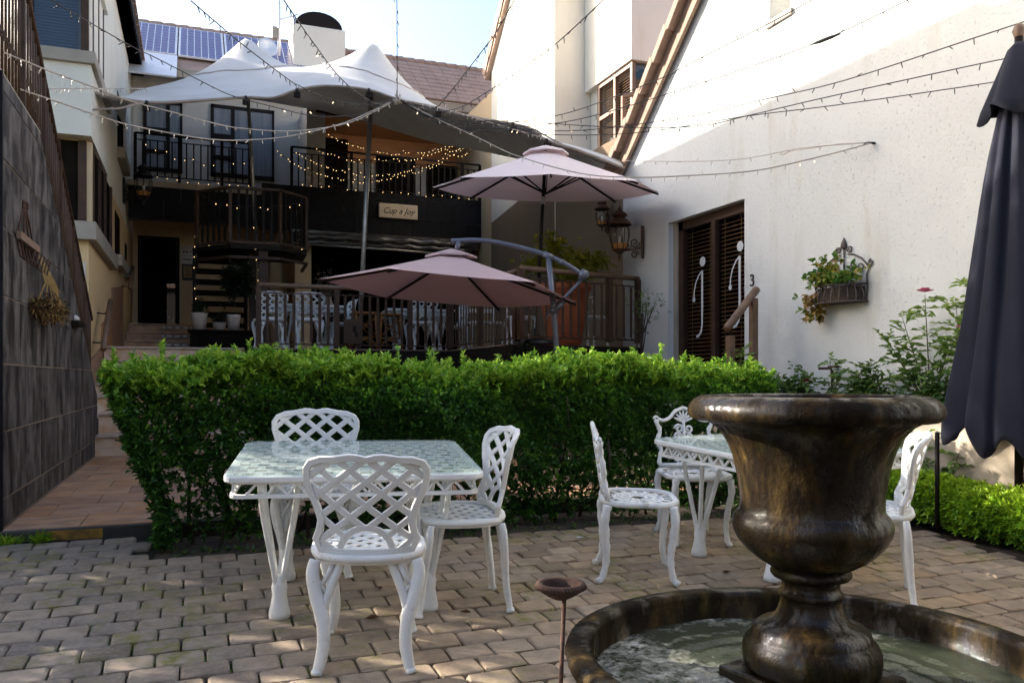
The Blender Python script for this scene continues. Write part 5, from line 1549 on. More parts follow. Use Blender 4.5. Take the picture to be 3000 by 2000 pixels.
m = MB(); m.lathe([(r, z-uz) for r, z in prof], 80); m.build('bowl', 'wet', un)
m = MB(); m.lathe([(.0, 1.312-uz), (.329, 1.312-uz)], 64); m.build('water_film', 'water', un)
m = MB(); m.b2((-.405, .03, 1.335-uz), (-.375, .055, 1.345-uz)); 

# rusty dish on a rod
bt = thing('iron_dish_stand', 'rusty iron dish on a thin rod beside the fountain basin', 'dish stand', (1.085, 2.37, gz(2.37)))
q0 = .739-gz(2.37)
m = MB(); m.tube([(-.012, 0, 0), (.01, -.005, q0-.045)], .0075, 8); m.build('rod', 'rust', bt)
m = MB(); m.lathe([(.0, q0-.046), (.02, q0-.042), (.045, q0-.030), (.066, q0-.016), (.077, q0-.006), (.080, q0), (.077, q0+.009), (.068, q0+.012), (.058, q0+.007), (.056, q0-.012), (.050, q0-.026), (0, q0-.032)], 40); d_ = m.build('dish', 'rust', bt)
m = MB()
for k in range(46):
    a = 2*pi*k/46; m.tube([(.074*cos(a), .074*sin(a), q0+.008), (.081*cos(a+.06), .081*sin(a+.06), q0-.006)], .0042, 5)
m.build('rope_rim', 'rust', d_)
# bits on the paving
for i, (x, y, s) in enumerate(((1.02, 3.98, .035), (1.25, 3.86, .03), (1.11, 4.22, .025), (.93, 4.35, .03), (2.93, 4.05, .03), (.80, 3.92, .04))):
    t = thing('dead_leaf', ('curled brown leaf by the right front table foot', 'curled brown leaf between table and side chair', 'small brown leaf under the side chair', 'brown leaf under the front table', 'brown leaf under the half hidden table', 'large brown leaf under the front table')[i], 'leaf', (x, y, gz(y)+.006), random.uniform(0, 6))
    m = MB(); vs = [(-s, 0, .004), (-s*.2, s*.5, .012), (s, 0, .006), (-.1*s, -.5*s, .014), (0, 0, .0)]
    m.add(vs, [(0, 4, 1), (1, 4, 2), (2, 4, 3), (3, 4, 0)]); m.build('blade', 'seed', t).modifiers.new('t', 'SOLIDIFY').thickness = .001
t = thing('paper_scrap', 'small white scrap lying on the bricks before the hedge', 'litter', (2.46, 5.05, gz(5.05)+.004))
m = MB(); m.add([(-.03, -.015, 0), (.02, -.02, .006), (.03, .015, 0), (-.02, .02, .008)], [(0, 1, 2, 3)]); m.build('scrap', 'paper', t).modifiers.new('t', 'SOLIDIFY').thickness = .001

# ================================================================== LANTERNS, WALL BASKETS
def lantern(name, label, base, out, s=1., mat='iron'):
    """wall lantern: plate on the wall at base, scroll arm along `out`, caged glass body hung beyond"""
    t = thing(name, label, 'lantern', base)
    o = Vector(out).normalized(); d = .30*s
    m = MB(); m.bar((0, 0, -.20*s), (0, 0, .22*s), .07*s, .03*s, o); m.build('wall_plate', mat, t, bevel=.004)
    m = MB()
    def Q(a, b): v = o*a; return (v.x, v.y, b)
    m.tube([Q(a, b) for a, b in [(.0, -.06*s), (d*.5, -.08*s), (d, -.10*s)]], .010*s, 6)
    for (ca, cb, r, tn) in ((.10*s, .01*s, .07*s, 1.4), (.10*s, -.15*s, .055*s, -1.4), (.20*s, -.03*s, .05*s, 1.3)):
        m.tube([Q(a, b) for a, b in spiral((ca, cb), r, .012*s, pi, tn, 16)], .008*s, 5)
    m.build('scroll_arm', mat, t)
    c = o*d; C = (c.x, c.y, 0)
    m = MB(); m.lathe([(0, -.22*s), (.012*s, -.20*s), (.02*s, -.17*s), (.012*s, -.14*s), (.05*s, -.11*s), (.09*s, -.08*s), (.095*s, -.07*s)], 16, C); m.build('pan', mat, t)
    m = MB(); m.lathe([(.085*s, -.065*s), (.105*s, -.01*s), (.108*s, .0)], 16, C); m.build('amber_bowl', 'amber', t)
    m = MB(); m.lathe([(.108*s, .0), (.128*s, .10*s), (.125*s, .19*s), (.10*s, .25*s)], 16, C); m.build('glass_body', 'clear', t)
    for k in range(8):
        a = 2*pi*k/8
        m = MB(); m.tube([(c.x+r*s*cos(a), c.y+r*s*sin(a), z*s) for r, z in ((.092, -.07), (.112, .0), (.134, .10), (.130, .19), (.104, .255))], .006*s, 5); m.build('cage_bar', mat, t)
    m = MB(); m.lathe([(.155*s, .245*s), (.158*s, .255*s), (.125*s, .30*s), (.08*s, .335*s), (.06*s, .345*s), (.085*s, .36*s), (.105*s, .375*s), (.075*s, .41*s), (.03*s, .44*s), (.012*s, .48*s), (0, .50*s)], 20, C); m.build('cap', mat, t)
    m = MB(); m.tube([(c.x, c.y, -.02*s), (c.x, c.y, .10*s)], .018*s, 8); m.build('candle', 'paper', t)
    return t
lantern('wall_lantern', 'black caged lantern on a scroll arm on the white gable wall', (5.97, 10.24, 3.32), (-.75, .66, 0), 1.1, 'rust')
lantern('wall_lantern', 'second lantern behind the first, under the market parasol edge', (6.28, 11.9, 3.90), (-.75, -.66, 0), .78, 'rust')
lantern('wall_lantern', 'small black lantern on the left house corner below the balcony', (-1.28, 17.6, 5.02), (1, -.2, 0), 1.2, 'iron')

def wall_basket(base, label, w, h, mat, planted=True, sx=1.):
    """half-round iron wall planter with scrolled back; hung on a wall facing -X (sx=1) or +X (sx=-1)"""
    t = thing('wall_basket', label, 'wall planter', base)
    def B(y, z, out=0.): return (-sx*out, y*w, z*h)
    m = MB()
    for s in (-1, 1):
        m.tube([B(*p) for p in [(s*.46, 0), (s*.49, .22), (s*.47, .42), (s*.55, .58)]], .008, 6)
        m.tube([B(a, b) for a, b in spiral((s*.56, .60), .055, .02, pi/2, s*1.2, 14)], .007, 5)
        m.tube([B(*p) for p in [(s*.50, .56), (s*.36, .70), (s*.20, .78), (s*.08, .80)]], .008, 6)
        for (a, b, r) in ((.34, .56, .09), (.18, .60, .075), (.12, .88, .06)):
            m.tube([B(y, z) for y, z in spiral((s*a, b), r, .02, 0, s*1.3, 14)], .007, 5)
    m.tube([B(0, .45), B(0, .95)], .008, 6)
    m.lathe([(0, .0), (.035, .02), (.03, .06), (.012, .10), (0, .13)], 8, B(0, .88))
    m.build('scroll_back', mat, t)
    m = MB()
    ar = [(.5*cos(a), .5*sin(a)) for a in [pi*i/12 for i in range(13)]]
    for z in (.0, .28):
        m.tube([B(y, z, x*w*.75) for y, x in ar], .008, 6); m.tube([B(-.5, z), B(.5, z)], .008, 6)
    m.prism([(-sx*x*w*.75, y*w) for y, x in ar], .0, .008)
    m.build('rim', mat, t)
    for k in range(1, 12):
        y, x = ar[k]
        m = MB(); m.tube([B(y*f, z, x*f*w*.75) for f, z in ((1, 0), (1.10, .06), (1.06, .14), (.96, .22), (1, .28))], .006, 5); m.build('bar', mat, t)
    m = MB(); m.prism([(-sx*x*w*.66, y*w*.88) for y, x in ar], .01, h*.24); m.build('liner', 'soil', t)
    if planted:
        n = 260
        P = np.stack([-sx*rng.uniform(.05, w*.42, n), rng.normal(0, w*.24, n), h*.30+rng.gamma(2, .035, n)], 1)
        P[:70, 1] = rng.normal(w*.42, .05, 70); P[:70, 2] = rng.uniform(-.16, .10, 70)
        d = rng.normal(0, .6, (n, 3)); d[:, 2] += .5; d[:, 0] -= sx*.5
        d[:70, 2] -= 1.0
        tone = np.clip(rng.normal(.35, .2, n), 0, 1); tone[:90] = np.clip(rng.normal(.85, .2, 90), 0, 1)
        Bq, dd, L, W_, T = rosettes(P, d, 4, np.full(n, .055), tone, 1.0, ratio=.8)
        stuff(link('foliage', leaf_mesh('foliage', Bq, dd, L, W_, T), MT['basketleaf'], t))
    return t
MT['basketleaf'] = m_leaf('geranium_leaf', [(.05, .14, .025), (.10, .22, .035), (.20, .28, .04), (.40, .32, .07), (.46, .26, .08)])
wall_basket((5.985, 6.36, 2.13), 'iron half-round wall planter with trailing geranium on the white wall', .62, .60, 'oldiron')
# two baskets on the slate wall
b1 = thing('slate_basket', 'small rusty iron rack with a tan bar hung on the slate wall', 'wall rack', (-1.145, 6.85, 2.36))
m = MB()
for k in range(6):
    m.tube([(.0, -.32+k*.13, .0), (.02, -.30+k*.13, -.12), (.08, -.28+k*.13, -.17), (.10, -.24+k*.13, -.06)], .007, 5)
for a, b in (((0, -.3, .03), (0, -.05, .32)), ((0, .3, .03), (0, -.02, .30)), ((0, -.1, .03), (0, -.04, .28)), ((0, .12, .03), (0, -.02, .26))): m.tube([a, b], .007, 5)
for s in (-1, 1): m.tube([(0.003, -.03+y, .30+z) for y, z in spiral((s*.06, -.02), .05, .015, 0, s*1.3, 12)], .006, 5)
m.build('scrolls', 'rust', b1)
m = MB(); m.box((.02, 0, .02), (.03, .74, .055)); m.build('bar', 'timber2', b1)
b2_ = thing('hanging_basket', 'straw-lined wire basket hanging flat against the slate wall', 'hanging basket', (-1.145, 7.35, 1.93))
m = MB()
for k in range(9):
    y = -.42+k*.105; m.tube([(.02, -.05+.02*k-.08, .42), (.10, y*.8, .18), (.16*sin(pi*(k+.5)/9)+.02, y, .0)], .006, 5)
m.build('straw_wires', 'straw', b2_)
n = 500
P = np.stack([rng.uniform(.0, .16, n), rng.uniform(-.42, .42, n), rng.normal(.0, .035, n)], 1); d = rng.normal(0, .8, (n, 3)); d[:, 2] -= .1
Bq, dd, L, W_, T = rosettes(P, d, 3, np.full(n, .055), np.clip(rng.normal(.5, .3, n), 0, 1), 1.3, ratio=.16)
MT['strawleaf'] = m_leaf('dry_fibre', [(.03, .018, .008), (.12, .065, .02), (.28, .17, .06), (.40, .28, .11)], .1, .9)
stuff(link('fibre', leaf_mesh('fibre', Bq, dd, L, W_, T), MT['strawleaf'], b2_))
t = thing('white_ornament', 'small white shell on a ledge of the slate wall', 'ornament', (-1.135, 9.45, 1.97))
m = MB(); m.lathe([(0, .0), (.035, .01), (.042, .03), (.025, .055), (.0, .07)], 10); m.build('shell', 'paper', t)
m = MB(); m.b2((-.01, -.25, -.05), (.06, .25, -.003)); m.build('ledge', 'darkm', t)

# ================================================================== PLANTS
def stems(t, lst, mat='bark', name='stem'):
    for pts, r in lst:
        m = MB(); m.tube(pts, r, 6); m.build(name, mat, t)

# main hedge
HX0, HX1, HY0, HY1 = -.52, 4.42, 5.42, 6.02
hd = thing('box_hedge', 'long clipped green hedge across the courtyard behind the tables', 'hedge', (2.05, 5.72, .33))
HL = np.array(hd.location)
N = 22000
u = rng.uniform(0, 1, N)
# shoot tips: front face, top, ends, some inside
face = rng.choice(5, N, p=[.47, .24, .06, .05, .18])
X_ = rng.uniform(HX0, HX1, N); Z_ = .35+1.10*rng.beta(1.25, 1.05, N); Y_ = rng.uniform(HY0, HY1, N)
nrm = np.zeros((N, 3))
def wob(x, z): return .075*np.sin(x*2.3+1.1*z)+.055*np.sin(x*5.1+2*z+1)+.045*np.sin(z*6+x*3)+.03*np.sin(x*13+z*9)
f = face == 0; Y_[f] = HY0+wob(X_[f], Z_[f])+np.abs(rng.normal(0, .035, f.sum()))+.10*np.clip((.8-Z_[f])/.5, 0, 1); nrm[f] = (0, -1, .75); Y_[f] += .22*np.clip((Z_[f]-1.20)/.24, 0, 1)**2
f = face == 1; Z_[f] = 1.43+.055*np.sin(X_[f]*2.7)+.04*np.sin(X_[f]*7+Y_[f]*9)+.02*np.sin(X_[f]*17)+rng.normal(0, .04, f.sum()); nrm[f] = (0, -.25, 1)
f = face == 2; X_[f] = HX0+.04*np.sin(Z_[f]*9)+np.abs(rng.normal(0, .05, f.sum())); nrm[f] = (-1, -.2, .6)
f = face == 3; X_[f] = HX1-np.abs(rng.normal(0, .05, f.sum())); nrm[f] = (1, -.2, .6)
f = face == 4; nrm[f] = (0, -.6, .6); Y_[f] = HY0+rng.uniform(.08, .5, f.sum())
X_ = np.maximum(X_, HX0+.34*np.clip((1.42-Z_)/.9, 0, 1)**.8+rng.normal(0, .025, N))
# gaps low down where stems and the path show
dens = .5+.5*np.sin(X_*5.3+1.3*np.sin(X_*2.1))*np.sin(Z_*7+X_*1.9)
low = np.clip((.98-Z_)/.50, 0, 1)
kp = rng.uniform(0, 1, N) > low*(.12+.80*dens)*np.where(X_ < 1.2, 1.15, .9)
P = np.stack([X_, Y_, Z_], 1)[kp]; nr = nrm[kp]+rng.normal(0, .32, (kp.sum(), 3)); fc = face[kp]
tone = np.clip(.15+.52*np.clip((P[:, 2]-1.14)/.28, 0, 1)**1.3+.14*rng.normal(0, 1, len(P))+.20*(fc == 1), 0, 1)  # leaves near the top coloured lighter, for light falling from above
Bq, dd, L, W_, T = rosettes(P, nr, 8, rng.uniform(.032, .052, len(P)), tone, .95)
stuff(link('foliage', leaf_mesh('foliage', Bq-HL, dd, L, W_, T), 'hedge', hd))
# long shoots standing proud of the top
n = 260
P = np.stack([rng.uniform(HX0, HX1, n), rng.uniform(HY0, HY1, n), 1.46+np.abs(rng.normal(0, .06, n))], 1)
d = rng.normal(0, .22, (n, 3)); d[:, 2] += 1
A = []
for k in range(3):
    A.append(rosettes(P-np.array([0, 0, .035*k]), d, 6, np.full(n, .044), np.clip(rng.normal(.86-.1*k, .12, n), 0, 1), .8))
A = [np.concatenate(q) for q in zip(*A)]
stuff(link('young_shoots', leaf_mesh('young_shoots', A[0]-HL, A[1], A[2], A[3], A[4]), 'hedge', hd))
for k in range(34):
    x = HX0+.46+(HX1-HX0-.55)*(k+random.random()*.7)/34; y = random.uniform(5.58, 5.86)
    m = MB(); p = Vector((x, y, .26)); pts = [p]
    for q in range(4):
        p = p+Vector((random.gauss(0, .05), random.gauss(0, .05), .25)); pts.append(p.copy())
    m.tube(pts, [.014, .012, .010, .007, .004], 6)
    for q in range(4):
        b = pts[1+q % 3]; m.tube([b, b+Vector((random.gauss(0, .12), random.gauss(-.04, .10), random.uniform(.08, .3)))], [.006, .003], 5)
    m.v = [(v[0]-HL[0], v[1]-HL[1], v[2]-HL[2]) for v in m.v]
    m.build('stem', 'bark', hd)
# low hedge on the right
h2d = thing('low_hedge', 'low bright yellow-green hedge edging the bed at the right', 'hedge', (5.2, 4.4, .3))
HL2 = np.array(h2d.location); N = 5200
tt = rng.uniform(0, 1, N); Yh = 2.6+3.0*tt
a = rng.uniform(0, pi, N); rr_ = .19+.025*np.sin(Yh*5)+.02*np.sin(Yh*11)
Xh = 5.24-np.cos(a)*rr_; base = .06*Yh+.03
Zh = base+.10+np.sin(a)*.24+rng.normal(0, .015, N)
lowm = rng.uniform(0, 1, N) < .30; Zh[lowm] = base[lowm]+rng.uniform(.02, .14, lowm.sum())
P = np.stack([Xh, Yh, Zh], 1); nr = np.stack([-np.cos(a), np.zeros(N), np.sin(a)+.35], 1)+rng.normal(0, .35, (N, 3))
tone = np.clip(.34+.5*np.clip((Zh-base-.16)/.18, 0, 1)+rng.normal(0, .14, N), 0, 1)
Bq, dd, L, W_, T = rosettes(P, nr, 7, rng.uniform(.032, .052, N), tone, .95)
stuff(link('foliage', leaf_mesh('foliage', Bq-HL2, dd, L, W_, T), 'hedgey', h2d))
for k in range(18):
    y = 2.7+k*.16; z = .06*y
    m = MB(); m.tube([(.03, y-4.4, z-.32), (.03+random.gauss(0, .04), y-4.4, z-.05)], .008, 5); m.build('stem', 'bark', h2d)
# raised rose bed
m = MB(); m.prism([(5.02, 2.0), (5.46, 2.0), (5.46, 5.9), (5.02, 5.9)], .05, .24); m.prism([(5.46, 1.8), (5.98, 1.8), (5.98, 7.5), (5.46, 7.5)], .1, 1.02); struct(m.build('flower_bed', 'soil'))
t = thing('bed_wall', 'low beige plastered retaining wall of the raised rose bed', 'wall', (5.5, 4.6, .1))
m = MB(); m.b2((5.44, 1.8, .1), (5.55, 7.5, 1.06)); m.b2((5.02, 6.05, .3), (5.44, 7.5, 1.0)); lo(m, t.location).build('face', 'retain', t)
m = MB(); m.b2((5.42, 1.8, 1.06), (5.57, 7.5, 1.10)); lo(m, t.location).build('coping', 'retain', t, bevel=.01)
MT['beddingleaf'] = m_leaf('ground_cover_leaf', [(.03, .07, .015), (.06, .12, .02), (.11, .17, .03)])

def rose(x, y, z0, label, canes, leaf_n, flowers=(), sd=0):
    """rose bush: thin canes, leaflets along them, loose blooms at the tips"""
    r = random.Random(sd)
    t = thing('rose_bush', label, 'rose bush', (x, y, z0))
    Bs, Ds = [], []
    for (dx, dy, h, nn) in canes:
        h *= 1.12; pts = [Vector((0, 0, 0)), Vector((dx*.35, dy*.35, h*.45)), Vector((dx*.75, dy*.75, h*.78)), Vector((dx, dy, h))]
        sp = smooth_pts(pts, 5)
        m = MB(); m.tube(sp, [.007-.005*i/(len(sp)-1) for i in range(len(sp))], 5); m.build('cane', 'canegreen', t)
        for q in range(int(nn*2.4)):
            f = .15+.85*r.random(); p = sp[min(int(f*(len(sp)-1)), len(sp)-1)]
            dv = Vector((r.gauss(0, 1), r.gauss(0, 1), r.gauss(.25, .4))).normalized()
            for e in range(5):
                Bs.append(p+dv*(.02+.022*e)); s = 1 if e % 2 else -1
                Ds.append((dv+Vector((-dv.y, dv.x, 0))*s*.9 if e < 4 else dv).normalized())
    for q in range(int(leaf_n*2.6)):
        p = Vector((r.gauss(0, .10), r.gauss(0, .12), abs(r.gauss(.16, .10))))
        for e in range(5):
            Bs.append(p+Vector((r.gauss(0, .03), r.gauss(0, .03), r.gauss(0, .02)))); Ds.append(Vector((r.gauss(0, 1), r.gauss(0, 1), r.gauss(.1, .5))).normalized())
    B = np.array([tuple(b) for b in Bs]); Dd = np.array([tuple(b) for b in Ds]); n = len(B)
    L = rng.uniform(.045, .080, n)
    tone = np.clip(.15+.8*np.clip(B[:, 2]/.9, 0, 1)+rng.normal(0, .15, n), 0, 1)
    stuff(link('leaves', leaf_mesh('leaves', B, Dd, L, L*.55, tone), 'roseleaf', t))
    for (fx, fy, fz_, mt, s) in flowers:
        m = MB()
        for k in range(11):
            a = k*2.4; e = .25+.11*k
            c = Vector((cos(a), sin(a), 0)); q = Vector((fx, fy, fz_))
            w = s*(.45+.05*k)
            tip = q+c*w*sin(e)+Vector((0, 0, w*cos(e)))
            side = Vector((-c.y, c.x, 0))*w*.55; mid = q+(tip-q)*.6
            m.add([q, mid+side, tip+side*.4, tip-side*.4, mid-side], [(0, 1, 2, 3, 4)])
        m.build('bloom', mt, t, fix=False)
    return t
MT['canegreen'] = pm('green_cane', (.07, .095, .035), (.10, .06, .035), 30, .6)
MT['budpale'] = pm('pale_bud', (.50, .55, .22), (.42, .48, .16), 20, .6)
rose(5.74, 5.12, 1.0, 'tall rose bush with one pink bloom on a high cane beside the folded parasol', [(-.02, .04, .98, 16), (-.06, .42, .68, 15), (-.12, .22, .50, 12), (.02, -.16, .60, 12), (-.1, .12, .40, 12), (0., .30, .84, 9)], 75, [(-.02, .04, 1.115, 'rosepink', .075)], 1)
rose(5.76, 4.78, 1.0, 'rose bush half hidden behind the folded parasol with tall yellow-green shoots', [(-.04, -.06, 1.05, 18), (-.02, .10, .90, 18), (-.10, .02, .65, 16), (.0, -.2, .82, 14)], 40, [(-.06, .04, .80, 'rosepink', .03)], 2)
rose(5.74, 5.80, 1.0, 'leafy green rose bush below the wall planter', [(-.05, .05, .40, 14), (.02, -.10, .36, 14), (-.03, .16, .34, 14), (-.02, .0, .46, 12)], 80, [], 3)
rose(5.72, 6.22, 1.0, 'thin sparse rose cane beside the wall tap', [(-.02, .02, .52, 9), (-.04, -.10, .40, 7)], 8, [], 4)
rose(5.64, 6.58, 1.08, 'small rose with a dark red bloom in front of the white wall', [(-.03, -.10, .26, 8), (-.06, .12, .22, 9), (-.02, .22, .22, 8)], 36, [(-.05, -.14, .28, 'rosered', .055), (-.14, -.30, .10, 'rosepink', .06), (-.15, -.26, .07, 'rosepink', .05)], 5)
rose(5.30, 7.05, 1.0, 'spindly rose with dried heads and a pale bud at the right end of the hedge', [(-.02, .02, .62, 12), (-.10, .20, .46, 12), (.02, -.16, .50, 12), (.1, -.05, .40, 10)], 55, [(-.02, .02, .63, 'budpale', .04)], 6)
rose(5.42, 4.75, .25, 'wispy plant between the low hedge and the folded parasol foot', [(-.08, .15, .62, 12), (-.03, -.2, .52, 12), (-.05, .45, .56, 12)], 24, [], 9)
rose(5.62, 6.95, 1.0, 'low leafy plants trailing over the raised bed at the hedge end', [(-.2, .12, .22, 10), (-.2, -.25, .16, 10)], 70, [], 10)
t = thing('garden_tap', 'rusty garden tap on a bent pipe in front of the white wall', 'tap', (5.92, 6.45, 1.0))
m = MB(); m.tube([(0, 0, 0), (0, 0, .46), (-.02, 0, .49), (-.06, .12, .49)], .014, 7); m.build('pipe', 'rust', t)
m = MB(); m.tube([(0, -.10, .505), (0, .05, .505)], .014, 6); m.build('handle', 'rust', t)

# potted shrub on the deck corner
pt = thing('terracotta_pot', 'tall orange-red terracotta pot on the deck behind the railing', 'pot', (4.98, 10.75, DK))
m = MB(); m.lathe([(0, 0), (.22, 0), (.25, .05), (.33, .55), (.36, .78), (.39, .80), (.39, .88), (.34, .88), (.32, .80), (0, .78)], 28); m.build('body', 'terra', pt)
for k in range(6):
    m = MB(); rz_ = .24+.13*k/6*1.0; zz = .08+k*.115
    m.lathe([(.255+.0155*k*1.02, zz), (.272+.0155*k*1.02, zz+.012), (.262+.0155*k*1.02, zz+.024)], 28); m.build('moulding', 'terra', pt)
def bush(name, label, cat, c, rad, n, mat, Ls, trunk=None, sq=(1, 1, 1), k=7, ratio=.34):
    t = thing(name, label, cat, (c[0], c[1], c[2]-rad*sq[2]-.05))
    L0 = np.array(t.location)
    # clumps
    nc = max(8, n//60)
    cc = rng.normal(0, 1, (nc, 3)); cc /= np.linalg.norm(cc, axis=1, keepdims=True); cc *= rng.uniform(.35, 1., (nc, 1))*rad
    w = rng.integers(0, nc, n)
    P = cc[w]+rng.normal(0, rad*.20, (n, 3)); P *= np.array(sq); 
    d = P/(np.linalg.norm(P, axis=1, keepdims=True)+1e-6)+np.array([0, 0, .45])+rng.normal(0, .4, (n, 3))
    tone = np.clip(.45+.3*(P[:, 2]/rad)+rng.normal(0, .18, n), 0, 1)
    Bq, dd, L, W_, T = rosettes(P+np.array(c)-L0, d, k, rng.uniform(Ls*.75, Ls*1.2, n), tone, 1.1, ratio=ratio)
    stuff(link('crown', leaf_mesh('crown', Bq, dd, L, W_, T), mat, t))
    if trunk:
        m = MB(); b = Vector(trunk)-t.location; e = Vector(c)-t.location
        m.tube([b, b.lerp(e, .5)+Vector((.02, .01, 0)), e], [.03, .024, .012], 7)
        for q in range(7):
            a = cc[q % nc]*np.array(sq); f = .35+.5*random.random()
            m.tube([b.lerp(e, f), Vector(c)-t.location+Vector(tuple(a))*.8], [.012, .004], 5)
        m.build('trunk', 'bark', t)
    return t
bush('potted_shrub', 'yellow-green bushy shrub growing in the terracotta pot', 'shrub', (5.0, 10.78, 3.06), .52, 1100, 'shrub', .06, (4.98, 10.75, 2.62), (1.15, .9, .62))
bush('dark_shrub', 'dark leafy shrub behind the hedge at the foot of the parasol pole', 'shrub', (3.95, 9.0, 1.62), .36, 420, 'darkleaf', .06, (3.95, 9.0, PZ), (1.1, .8, .8))
bush('thin_sapling', 'thin grey-leaved sapling against the corner of the white house', 'shrub', (5.55, 9.55, 2.25), .42, 150, 'roseleaf', .035, (5.5, 9.5, PZ), (.85, .6, .95), 4)
bush('hanging_fern', 'ragged dark fern hanging under the octagonal landing', 'plant', (.74, 15.9, 3.15), .40, 420, 'darkleaf', .11, None, (.62, .5, 1.1), 6, .14)
bush('passage_plant', 'leafy green plant seen through the dark doorway', 'plant', (-.52, 21.2, 3.05), .30, 300, 'hedge', .06, (-.5, 21.2, 2.53), (.5, .5, 1.4))
va = thing('flower_vase', 'vase of pale dried flowers inside the dark restaurant', 'vase', (2.85, 18.9, 2.95))
m = MB(); m.lathe([(0, 0), (.09, 0), (.12, .1), (.07, .22), (.08, .28)], 16); m.build('vase', 'pot', va)
m = MB(); m.b2((-.5, -.3, -1.1), (.5, .3, 0)); m.build('stand', 'darkm', va)
n = 180; P = rng.normal(0, .16, (n, 3)); P[:, 2] = .35+np.abs(P[:, 2])*1.6
Bq, dd, L, W_, T = rosettes(P, rng.normal(0, 1, (n, 3)), 5, np.full(n, .05), np.clip(rng.normal(.5, .3, n), 0, 1), 1.2)
MT['dryflower'] = m_leaf('dried_flower', [(.2, .16, .11), (.36, .30, .22), (.5, .44, .36)], .2, .8)
stuff(link('blooms', leaf_mesh('blooms', Bq, dd, L, W_, T), 'dryflower', va))
for i, (x, s, lab) in enumerate(((.08, .14, 'white pot with dark plant at the left on the black planter box'), (.42, .12, 'low pale pot in the middle of the black planter box'), (.66, .12, 'plain pale pot at the right of the row on the black planter box'))):
    t = thing('pale_pot', lab, 'pot', (x, 15.55, 2.24))
    h = (.30, .14, .28)[i]
    m = MB(); m.lathe([(0, 0), (s*.8, 0), (s, h*.9), (s*1.05, h), (s*.9, h), (s*.85, h*.85), (0, h*.85)], 18); m.build('body', 'pot', t)
    if i < 2:
        n = 60; P = rng.normal(0, .06, (n, 3)); P[:, 2] = h+np.abs(P[:, 2])*1.5
        Bq, dd, L, W_, T = rosettes(P, P+np.array([0, 0, .1]), 5, np.full(n, .06), np.clip(rng.normal(.4, .2, n), 0, 1), 1.2)
        stuff(link('leaves', leaf_mesh('leaves', Bq, dd, L, W_, T), 'darkleaf', t))
t = thing('planter_box', 'long black planter box below the open iron stair', 'planter', (.45, 15.55, 1.3))
m = MB(); m.b2((-.52, -.16, -.4), (.55, .16, .90)); m.b2((-.56, -.2, .90), (.59, .2, .94)); m.build('box', 'inside', t)

# weeds and ground cover
def weeds(name, label, pts, Ln, mat, k=9, tone=.6):
    t = thing(name, label, 'weeds', pts[0])
    L0 = np.array(pts[0]); P = np.array(pts)-L0; n = len(P)
    Bq, dd, L, W_, T = rosettes(P, np.tile([0, 0, 1.], (n, 1))+rng.normal(0, .2, (n, 3)), k, np.full(n, Ln), np.clip(rng.normal(tone, .2, n), 0, 1), .9, ratio=.12)
    stuff(link('blades', leaf_mesh('blades', Bq, dd, L, W_, T), mat, t)); return t
weeds('weed_tuft', 'green weeds growing along the kerb below the slate wall', [(-1.12+random.choice((random.uniform(0, .10), random.uniform(.17, .24))), 5.95+random.uniform(-.03, .02), .36) for _ in range(22)], .075, 'hedgey', 8, .3)
weeds('weed_tuft', 'grass tuft at the rim of the fountain basin by the dish stand', [(1.19+random.gauss(0, .03), 2.62+random.gauss(0, .05), gz(2.62)) for _ in range(40)], .10, 'hedgey', 9, .4)
mp_ = []
for _ in range(800):
    b = bricks[random.randrange(300)]
    mp_.append((b[0]+PX/2*random.choice((-1, 1))+random.gauss(0, .004), b[1]+random.uniform(-.06, .06), gz(b[1])-.016))
mp_ = [p for p in mp_ if p[0] < .6]
t = weeds('joint_moss', 'short green moss sprouting in the brick joints at lower left', mp_, .021, 'hedgey', 6, .2)
n = 260
P = np.stack([rng.uniform(-.2, 4.8, n), rng.uniform(5.3, 5.5, n), np.full(n, .33)], 1)
bd = thing('ground_cover', 'scattered small leaves on the dark soil under the hedge', 'ground cover', (2, 5.4, .33))
Bq, dd, L, W_, T = rosettes(P-np.array([2, 5.4, .33]), np.tile([0, 0, 1.], (n, 1)), 5, rng.uniform(.02, .04, n), rng.uniform(.0, .8, n), 1.2)
stuff(link('leaves', leaf_mesh('leaves', Bq, dd, L, W_, T), 'beddingleaf', bd))
m = MB(); m.prism([(-.22, 5.29), (5.0, 5.29), (5.0, 5.98), (-.22, 5.98)], .1, .318); struct(m.build('hedge_bed', 'soil'))

# unseen tree added left of the frame so its crown dapples the foreground
TR = Vector((-3.7, 6.6, .3))
tr = thing('added_shade_tree', 'leafy tree added out of view beyond the stair wall, dappling the foreground with shade', 'tree', TR)
m = MB(); m.tube([(0, 0, -.2), (.05, 0, 1.0), (.0, .1, 2.2), (.1, 0, 3.6)], [.16, .13, .11, .05], 9)
for k in range(9):
    a = k*2.4; m.tube([(.03, .05, 1.4+.2*k), (.7*cos(a), .1+.9*sin(a), 2.0+.25*k)], [.05, .015], 6)
m.build('trunk', 'bark', tr)
n = 10000
cc = np.stack([rng.normal(0, .45, 90), rng.uniform(-3.4, 2.6, 90), .9+3.6*rng.beta(1.3, 1.9, 90)], 1)
P = cc[rng.integers(0, 90, n)]+rng.normal(0, .27, (n, 3))
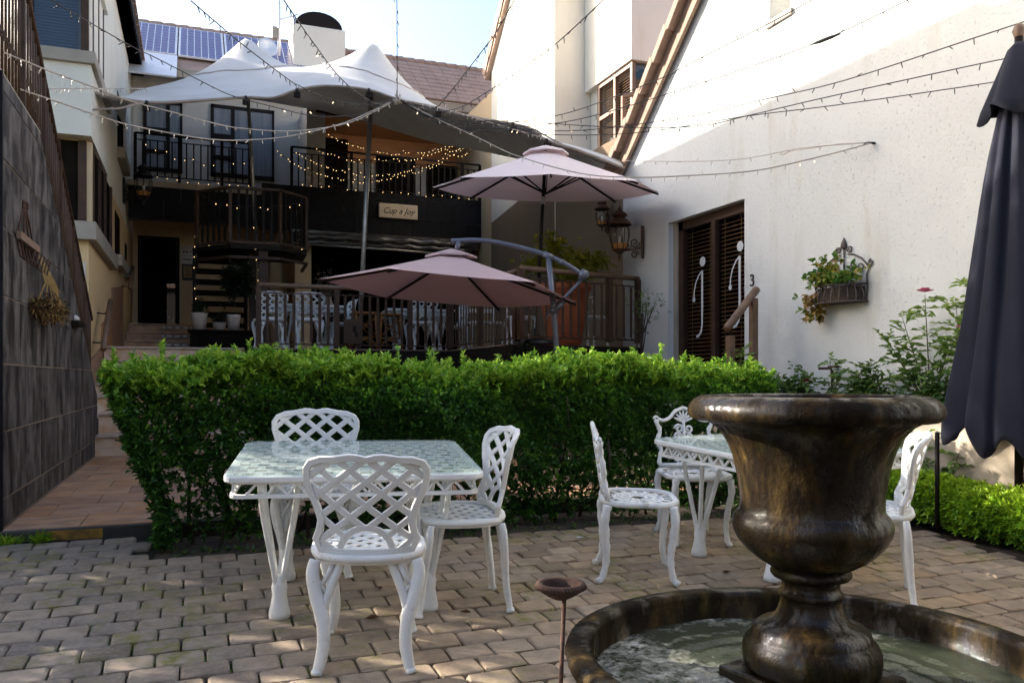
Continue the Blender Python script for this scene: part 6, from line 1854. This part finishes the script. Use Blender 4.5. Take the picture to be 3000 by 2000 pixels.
# gaps cut in the crown along sun rays so chosen spots stay lit
TS = np.array(to_sun)
keep = np.ones(n, bool)
for g, rad in (((1.76, 2.12, 1.05), .30), ((1.22, 1.95, .45), .18), ((1.55, 2.10, .36), .14), ((5.2, 4.0, 1.35), .25)):
    q = P+np.array(TR)-np.array(g); al = q@TS
    keep &= np.linalg.norm(q-al[:, None]*TS, axis=1) > rad
keep &= P[:, 0] < 1.2
P = P[keep]; n = len(P)
Bq, dd, L, W_, T = rosettes(P, rng.normal(0, 1, (n, 3))+np.array([0, 0, .6]), 7, rng.uniform(.07, .12, n), np.clip(rng.normal(.4, .2, n), 0, 1), 1.2)
stuff(link('crown', leaf_mesh('crown', Bq, dd, L, W_, T), 'hedge', tr))

TR2 = Vector((-5.3, 11.6, .3))  # second unseen tree, added to keep the right side mostly shaded
tr2 = thing('added_shade_tree', 'taller leafy tree added out of view beyond the left house, dappling the right side with shade', 'tree', TR2)
m = MB(); m.tube([(0, 0, -.2), (.05, 0, 2.5), (-.05, .1, 4.8), (.1, 0, 7.0)], [.2, .17, .13, .05], 9)
for k in range(8):
    a = k*2.4; m.tube([(.0, .05, 4.2+.3*k), (.9*cos(a), .1+.9*sin(a), 5.4+.3*k)], [.05, .015], 6)
m.build('trunk', 'bark', tr2)
n = 2300
cc = rng.normal(0, 1, (36, 3))*np.array([.55, .85, 1.0])+np.array([0, .2, 7.0])
P = cc[rng.integers(0, 36, n)]+rng.normal(0, .26, (n, 3))
P = P[P[:, 2] < 8.6]; n = len(P)
Bq, dd, L, W_, T = rosettes(P, rng.normal(0, 1, (n, 3))+np.array([0, 0, .6]), 7, rng.uniform(.08, .13, n), np.clip(rng.normal(.4, .2, n), 0, 1), 1.2)
stuff(link('crown', leaf_mesh('crown', Bq, dd, L, W_, T), 'hedge', tr2))

# unseen dark house added behind the viewpoint to cut sky fill and reflections
ob = thing('blocker_house', 'dark house added behind the viewpoint to block sky light, out of view', 'house', (1, -7, -.4))
part(ob, 'wall', 'stucco5', lambda m: m.b2((-9, -9, -.42), (9, -6.2, 6.2)))
part(ob, 'roof', 'tile', lambda m: m.prism([(-9.4, 6.2), (9.4, 6.2), (9.4, 6.4), (-9.4, 6.4)], -9.4, -5.8, 'y'))
for i in range(5):
    part(ob, 'window', 'inside', lambda m: m.b2((-7+i*3.2, -6.215, .9), (-5.6+i*3.2, -6.19, 2.3)))
    part(ob, 'window', 'inside', lambda m: m.b2((-7+i*3.2, -6.215, 3.7), (-5.6+i*3.2, -6.19, 5.0)))
